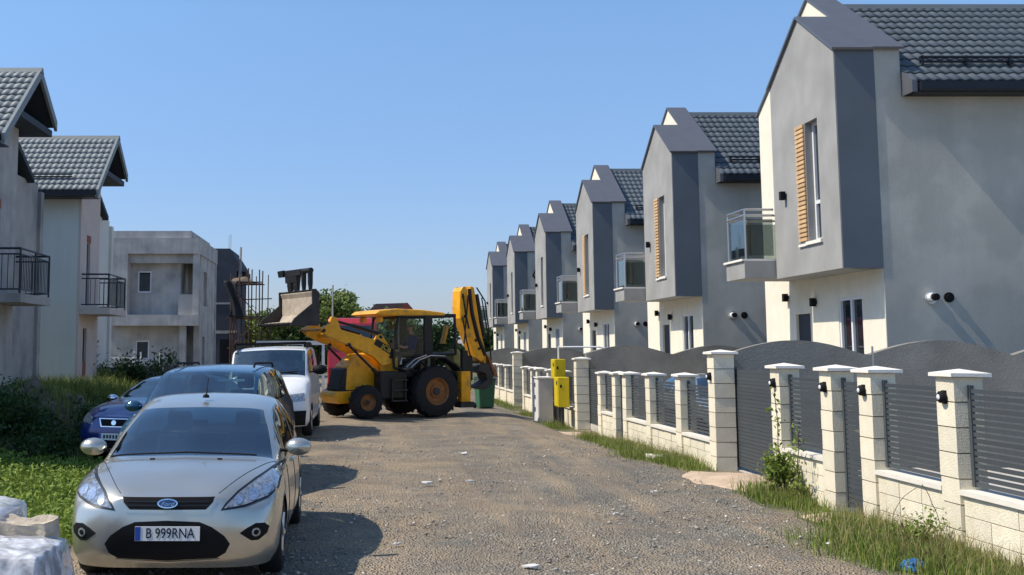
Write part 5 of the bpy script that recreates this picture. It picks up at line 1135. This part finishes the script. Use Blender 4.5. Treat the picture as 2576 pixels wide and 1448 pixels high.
bme = MB().box(0, 0, 0, .16, .03, .85).mesh('board'); bme.materials.append(M('weathered_board', (.22, .20, .18), .9, var=.2, vs=8, rnd=.2))
for i in range(22): o = bpy.data.objects.new('board', bme); link(o, root); o.location = (i * .18, .0, random.uniform(-.08, .0)); o.rotation_euler = (0, random.uniform(-.03, .03), 0)
q = MB(); q.box(0, .031, .25, 4.0, .07, .32); q.box(0, .031, .6, 4.0, .07, .67); q.build('rail', m_wood, root)

# ---------------- scaffold ----------------
root = thing('scaffold', 'rusty tube scaffold in front of the dark unfinished block', 'scaffold', (0, 72.5, 0))
m_rust = M('rusty_steel', (.10, .06, .045), .8, .2, var=.3, vs=3)
SCX = [-8.7, -8.1, -7.45, -6.75]
for x_, h_ in ((-8.45, 6.6), (-7.8, 7.1), (-7.1, 6.8), (-6.3, 6.9), (-6.15, 4.6)): q = MB(); q.tube((x_, .6, -.1), (x_ + .05, .6, h_), .035, 6); q.build('upright', m_rust, root)
for z_ in (3.0, 5.2): q = MB(); q.tube((-8.9, .6, z_), (-6.0, .6, z_ + .1), .035, 6); q.build('ledger', m_rust, root)
for i, x_ in enumerate(SCX):
    for y_ in (0, 1.2):
        q = MB(); q.tube((x_, y_, -.1), (x_ + random.uniform(-.08, .08), y_, [6.9, 7.9 if y_ == 0 else 7.0, 7.3, 7.2][i]), .045, 6); q.build('upright', m_rust, root)
for z_ in (2.0, 4.0, 6.25):
    for y_ in (0, 1.2): q = MB(); q.tube((-8.9, y_, z_), (-6.55, y_, z_ + random.uniform(-.05, .05)), .04, 6); q.build('ledger', m_rust, root)
q = MB(); q.tube((-8.7, 0, 2.0), (-6.75, 0, 4.0), .035, 6); q.tube((-6.75, 0, 4.0), (-8.7, 0, 6.2), .035, 6); q.build('brace', m_rust, root)
for z_, x0_, x1_ in ((6.35, -8.9, -6.6), (4.05, -8.9, -6.0)):
    for j in range(4): q = MB(); q.box(x0_, j * .3, z_, x1_ - .2 * j, j * .3 + .26, z_ + .06); q.build('plank', m_under, root)
q = MB(); q.tube((-8.15, .6, 6.4), (-8.12, .6, 8.75), .08, 8); q.build('standing_post', m_conc, root)
def cloth(name, x, y, z0, z1, w_, mat, label, cat, seed):
    rg = np.random.default_rng(seed); V = []; F = []; NX, NZ = 10, 14
    for j in range(NZ + 1):
        for i in range(NX + 1):
            a, b_ = i / NX, j / NZ; V.append((x + (a - .5) * w_ * (1 - .45 * math.sin(math.pi * b_)) + .35 * (1 - b_) ** 2 * .8 + .1 * math.sin(5 * b_), y + .08 * math.sin(9 * a + 3 * b_), z0 + (z1 - z0) * b_ + .05 * math.sin(7 * a)))
    for j in range(NZ):
        for i in range(NX): q = j * (NX + 1) + i; F.append((q, q + 1, q + NX + 2, q + NX + 1))
    o = raw(name, V, F, mat, smooth=True); so = o.modifiers.new('solid', 'SOLIDIFY'); so.thickness = .02; return tag(o, label, cat)
cloth('hanging_tarpaulin', -8.55, 72.1, 4.0, 6.4, 1.0, M('dark_tarp', (.02, .02, .024), .8, var=.2, vs=5), 'dark tarpaulin hanging from the scaffold platform', 'tarpaulin', 2)
o = heap('platform_debris', -7.9, 73.1, .9, .4, .35, m_dirt, 'debris heaped on the top scaffold platform', cat='debris', n_=20, seed=6); o.location.z = 6.42 - gzf(-7.9, 73)
# steel goal-shaped frame and pole behind the van
root = thing('steel_frame', 'pale steel frame standing behind the white van', 'frame', (-1.75, 38.0, 0))
for x_ in (-.25, .42): q = MB(); q.box(x_ - .05, -.05, -.05, x_ + .05, .05, 2.1); q.build('post', m_frame, root)
q = MB(); q.box(-1.9, -.06, 2.1, .85, .06, 2.24); q.build('beam', m_frame, root); q = MB(); q.box(-.2, -.03, 1.3, .37, .03, 1.4); q.build('crossbar', m_frame, root)
q = MB(); q.tube((-2.25, 85, 0), (-2.25, 85, 6.9), .09, 8, .06); tag(q.build('utility_pole', m_conc), 'slim grey pole in front of the distant tree', 'pole')
# far house with brown roof
root = thing('distant_house', 'distant house with brown roof above the digger cab', 'house', (.4, 110, 0))
q = MB(); q.box(.2, .3, 0, 4.8, 7, 5.3); q.build('wall', m_beige, root)
q = MB(); q.prism([(-.4, 5.1), (1.0, 6.45), (4.2, 6.55), (5.3, 5.3), (5.3, 5.15)], 'y', -.3, 7.5); q.build('roof', M('brown_roof', (.14, .085, .075), .8, var=.15, vs=3), root)
q = MB(); q.prism([(3.4, 5.5), (4.1, 6.6), (5.2, 5.4)], 'y', -.5, -.3); q.build('dormer', M('red_roof', (.28, .07, .05), .8, var=.15), root)
for i in range(2): window(root, 'x', .8 + 2 * i, 1.8 + 2 * i, 3.2, 4.5, .25)

# ---------------- vegetation ----------------
def leaf_mat(name, c1, c2, sc=9., rough=.6, trans=.25):
    m = bpy.data.materials.new(name); m.use_nodes = True; t = m.node_tree; n = t.nodes; l = t.links; b = n['Principled BSDF']; b.inputs['Roughness'].default_value = rough; b.inputs['Specular IOR Level'].default_value = .25
    tc = n.new('ShaderNodeTexCoord'); q = n.new('ShaderNodeTexNoise'); q.inputs['Scale'].default_value = sc; q.inputs['Detail'].default_value = 4; l.new(tc.outputs['Object'], q.inputs['Vector'])
    r = n.new('ShaderNodeValToRGB'); r.color_ramp.elements[0].position = .32; r.color_ramp.elements[1].position = .68; r.color_ramp.elements[0].color = (*c1, 1); r.color_ramp.elements[1].color = (*c2, 1); l.new(q.outputs[0], r.inputs[0]); l.new(r.outputs[0], b.inputs['Base Color'])
    tl = n.new('ShaderNodeBsdfTranslucent'); l.new(r.outputs[0], tl.inputs[0]); mx = n.new('ShaderNodeMixShader'); mx.inputs[0].default_value = trans; l.new(b.outputs[0], mx.inputs[1]); l.new(tl.outputs[0], mx.inputs[2]); l.new(mx.outputs[0], n['Material Output'].inputs[0]); return m
m_grass = leaf_mat('grass', (.09, .15, .025), (.28, .34, .07), 14.); m_lawn = leaf_mat('lawn_leaf', (.09, .17, .02), (.30, .38, .07), 11.); m_dry = leaf_mat('dry_grass', (.22, .19, .07), (.36, .31, .14), 10.)
m_leafd = leaf_mat('dark_leaf', (.03, .06, .018), (.085, .14, .04), 3.); m_leaf = leaf_mat('tree_leaf', (.10, .15, .035), (.24, .29, .09), 2.5); m_weed = leaf_mat('weed_leaf', (.10, .15, .03), (.30, .33, .09), 6.)
def blades(name, x, y, h, w_, mat, label, z=None, lean=.5, rg=RNG):
    n_ = len(x); z = gz(x, y) if z is None else z; a = rg.uniform(0, 2 * np.pi, n_); dx, dy = np.cos(a), np.sin(a); b_ = rg.uniform(0, 2 * np.pi, n_); lx, ly = np.cos(b_), np.sin(b_); ln = lean * h * rg.random(n_)
    P = np.stack([x, y, z], 1); Wv = np.stack([dx, dy, 0 * dx], 1) * (w_ * rg.uniform(.6, 1.2, n_))[:, None]; Lv = np.stack([lx, ly, 0 * lx], 1)
    mid = P + Lv * (ln * .35)[:, None] + np.stack([0 * h, 0 * h, h * .6], 1); tip = P + Lv * ln[:, None] + np.stack([0 * h, 0 * h, h * (1 - .25 * rg.random(n_))], 1)
    V = np.stack([P - Wv, P + Wv, mid + Wv * .7, mid - Wv * .7, tip], 1).reshape(-1, 3); k = np.arange(n_)[:, None] * 5
    F = np.concatenate([k + np.array([[0, 1, 2]]), k + np.array([[0, 2, 3]]), k + np.array([[3, 2, 4]])], 0)
    return tag(raw(name, V, F, mat), label, kind='stuff')
def leaves(P, size, mat, name, parent=None, rg=RNG, up=.4):
    n_ = len(P); d = rg.normal(size=(n_, 3)); d /= np.linalg.norm(d, axis=1)[:, None]; nrm = rg.normal(size=(n_, 3)); nrm[:, 2] = np.abs(nrm[:, 2]) + up; u = np.cross(d, nrm); u /= np.linalg.norm(u, axis=1)[:, None] + 1e-9
    s_ = (size * rg.uniform(.6, 1.3, n_))[:, None]; V = np.stack([P - d * s_, P + u * s_ * .5, P + d * s_, P - u * s_ * .5], 1).reshape(-1, 3); F = np.arange(n_ * 4).reshape(-1, 4)
    return raw(name, V, F, mat, parent)
# verge along the right fence: dense tufts in drifts
def drift(n_, spots):
    X = []; Y = []
    for (cx, cy, sx, sy, wt) in spots:
        k = int(n_ * wt); X.append(RNG.normal(cx, sx, k)); Y.append(RNG.normal(cy, sy, k))
    x = np.concatenate(X); y = np.concatenate(Y); return x, y
sp_ = [(5.35, 9.6, .24, .9, .30), (5.1, 10.6, .35, .5, .18), (5.45, 11.6, .16, .7, .16), (5.45, 14.5, .16, .42, .09), (5.38, 19.0, .16, .55, .09), (5.2, 20.2, .22, .5, .08), (5.4, 23.3, .13, .45, .06), (5.35, 22.2, .2, .6, .06), (5.35, 25.6, .12, .5, .05), (5.3, 30.2, .15, .4, .03), (5.3, 35.2, .15, .4, .02), (5.35, 43, .2, 2., .03)]
x, y = drift(42000, sp_); k = (x < 5.72) & (y > 7.5); x, y = x[k], y[k]; blades('verge_grass', x, y, .04 + .18 * RNG.random(len(x)) ** 1.8, .0055, m_grass, 'green verge grass along the foot of the fence')
x, y = drift(5000, sp_); k = (x < 5.72) & (y > 7.5); x, y = x[k], y[k]; blades('dry_verge_grass', x, y, .12 + .30 * RNG.random(len(x)) ** 2, .0035, m_dry, 'straw coloured stalks among the verge grass', lean=.9)
# lawn at the left
N = 60000; x = -2.85 - 6.6 * RNG.random(N) ** 1.2; y = 7.0 + 12.5 * RNG.random(N) ** 1.1; blades('lawn_grass', x, y, .05 + .15 * RNG.random(N) ** 1.5, .007, m_lawn, 'bright green grass left of the hatchback')
N = 26000; x = -2.95 - 6.0 * RNG.random(N) ** 1.2; y = 8.0 + 10.5 * RNG.random(N); P = np.stack([x, y, gz(x, y) + .06 + .14 * RNG.random(N)], 1); tag(leaves(P, .038, m_lawn, 'lawn_weeds', up=1.2), 'low leafy weeds covering the ground left of the hatchback', kind='stuff')
N = 30000; x = -3.0 - 9 * RNG.random(N); y = 19 + 22 * RNG.random(N); blades('rough_grass', x, y, .06 + .24 * RNG.random(N) ** 2, .010, m_weed, 'rough grass and weeds on the left lots', lean=.6)
N = 9000; x = RNG.uniform(-10.2, -5.2, N); y = RNG.uniform(30.5, 35.3, N); blades('tall_weeds', x, y, .25 + .6 * RNG.random(N) ** 1.7, .014, m_weed, 'tall yellow green weeds at the foot of the pale green house', lean=.7)
N = 4200; x = RNG.uniform(-8.2, -4.9, N); y = RNG.uniform(20.6, 24.6, N); r_ = np.hypot((x + 6.5) / 1.9, (y - 22.6) / 1.5); z = gz(x, y) + .95 * (1 - np.clip(r_, 0, 1) ** 1.6); blades('heap_weeds', x, y, .08 + .25 * RNG.random(N), .012, m_weed, 'weeds sprouting over the soil heap', z=z)
# single bushes and tall stems
def bush(name, cx, cy, rx, ry, h, n_, size, mat, label, cat='bush', group=None, z0=None, seed=0):
    rg = np.random.default_rng(seed); root = thing(name, label, cat, (cx, cy, gzf(cx, cy) if z0 is None else z0), group=group)
    c = rg.normal(size=(max(5, int(h * 8)), 3)) * .42; c[:, 2] = np.abs(c[:, 2]) * .9 + .15; idx = rg.integers(0, len(c), n_); P = c[idx] + rg.normal(size=(n_, 3)) * .20; P[:, 2] = np.abs(P[:, 2]); P = P * np.array([rx, ry, h]); leaves(P, size, mat, 'foliage', root, rg)
    q = MB()
    for i in range(5): a = rg.uniform(0, 6.28); q.tube((0, 0, -.05), (math.cos(a) * rx * .5, math.sin(a) * ry * .5, h * .7), .02, 5, .008)
    q.build('stems', m_trunk, root); return root
bush('bush', -8.3, 39.8, 1.0, .9, 1.5, 2600, .075, m_leafd, 'leafy dark bush before the concrete house, left of the people carrier', seed=1)
bush('bush', -6.9, 41.5, 1.0, .8, 1.2, 2000, .075, m_leafd, 'low dark bush right behind the board fence', seed=2)
bush('bush', -9.6, 39.0, .7, .7, 1.3, 1500, .075, m_weed, 'pale bush by the door of the pale green house', seed=3)
HB = [(-6.6, 20.9, 1.3, .9, .95, 'dense dark bush on the left flank of the soil heap'), (-5.3, 20.6, 1.0, .8, .80, 'dense dark bush between soil heap and blue car'), (-7.6, 19.6, 1.2, .9, .75, 'dark low bush at the left edge before the soil heap'), (-5.6, 18.6, .9, .7, .55, 'low leafy bush left of the blue car bonnet')]
for i, (x_, y_, rx_, ry_, h_, lb) in enumerate(HB): bush('bush', x_, y_, rx_, ry_, h_, 3200, .05, m_leafd, lb, seed=20 + i, group='dark bushes by the soil heap')
bush('fence_weed', 5.5, 14.55, .35, .4, .5, 1500, .035, m_grass, 'bushy weed clump at the foot of the pillar by the sliding gate', 'weed', seed=4)
bush('fence_weed', 5.35, 10.8, .28, .4, .40, 1100, .022, m_grass, 'bushy weed clump before the pillar nearest the right edge', 'weed', seed=5)
def stalk(x, y, h, label, seed, leafy=True, mat=None):
    rg = np.random.default_rng(seed); root = thing('tall_weed', label, 'weed', (x, y, gzf(x, y)), group='tall single weeds by the fence'); q = MB(); pts = [(0, 0, 0)]
    for i in range(8): p = pts[-1]; pts.append((p[0] + rg.normal() * (.02 if leafy else .004) - (0 if leafy else .011 * i * (1 if seed % 2 else -.6)), p[1] + rg.normal() * .01 - (0 if leafy else .012 * i), p[2] + h / 8 * (1 if leafy else 1 - .07 * i)))
    q.path(pts, .006 if leafy else .0035, 5); q.build('stem', m_trunk if leafy else m_dry, root)
    if leafy:
        P = np.array([np.array(pts[rg.integers(1, 9)]) + rg.normal(size=3) * np.array([.05, .05, .05]) for _ in range(90)]); leaves(P, .035, m_grass, 'leaves', root, rg)
stalk(5.52, 14.75, 1.35, 'tall leafy weed in front of the pillar by the nearest sliding gate', 1); stalk(5.5, 14.1, .9, 'shorter leafy weed right of the tall one by the sliding gate', 2)
stalk(5.45, 10.55, .95, 'dry bent stalk before the pillar nearest the right edge', 3, False); stalk(5.35, 11.3, .8, 'dry stalk before the low wall near the right edge', 4, False); stalk(5.5, 12.2, .55, 'dry stalk beside the nearest pedestrian gate', 5, False)
def tree(name, x, y, h, r_, label, mat, n_, size, seed, group=None, trunk=.14, low=.25):
    rg = np.random.default_rng(seed); root = thing(name, label, 'tree', (x, y, 0), group=group); q = MB(); q.tube((0, 0, -.2), (.1, 0, h * .5), trunk, 8, trunk * .6); ends = []
    for i in range(9):
        a = rg.uniform(0, 6.28); e = (math.cos(a) * r_ * rg.uniform(.4, .8), math.sin(a) * r_ * rg.uniform(.4, .8), h * rg.uniform(.5, .9)); q.tube((.08, 0, h * rg.uniform(.3, .5)), e, trunk * .4, 6, trunk * .12); ends.append(e)
    q.build('trunk', m_trunk, root); c = []
    for e in ends: c += [np.array(e) + rg.normal(size=3) * np.array([r_, r_, h * .25]) * .3 for _ in range(5)]
    c = np.array(c); c[:, 2] = np.clip(c[:, 2], h * low, h * .93); idx = rg.integers(0, len(c), n_); P = c[idx] + rg.normal(size=(n_, 3)) * r_ * .17; leaves(P, size, mat, 'crown', root, rg); return root
tree('tree', -2.4, 92, 6.6, 2.0, 'green round tree behind the loader bucket', m_leaf, 7000, .19, 11, trunk=.2)
tree('tree', -.5, 96, 5.6, 1.5, 'smaller green tree right of the round tree', m_leaf, 4000, .18, 12)
tree('tree', -5.0, 95, 4.6, 2.2, 'low dark green tree below the loader bucket', m_leafd, 5000, .2, 13, low=.05)
tree('tree', -8.3, 94, 4.8, 2.2, 'pale green tree seen through the scaffold', m_leaf, 5000, .19, 14, low=.05)
tree('tree', 2.2, 100, 4.9, 2.6, 'dark green tree behind the digger cab', m_leafd, 5500, .2, 15, low=.05)
tree('tree', 5.6, 100, 4.2, 2.2, 'dark green tree between digger cab and boom', m_leafd, 4500, .2, 16, low=.05)
tree('tree', 11.2, 97, 3.6, 1.7, 'dark evergreen below the farthest balcony, right of the boom', m_leafd, 5000, .17, 17, low=.03)
tree('tree', -3.9, 97, 6.4, .7, 'thin treetop just right of the loader bucket', m_leaf, 1200, .15, 18)
N = 16000; x = RNG.uniform(-34, 26, N); y = 118 + RNG.random(N) * 5; P = np.stack([x, y, (2.9 + .7 * np.sin(x * .35) + .5 * np.sin(x * .9)) * RNG.random(N) ** .7], 1); tag(leaves(P, .34, m_leafd, 'far_thicket'), 'distant green thicket closing the end of the street', kind='stuff')
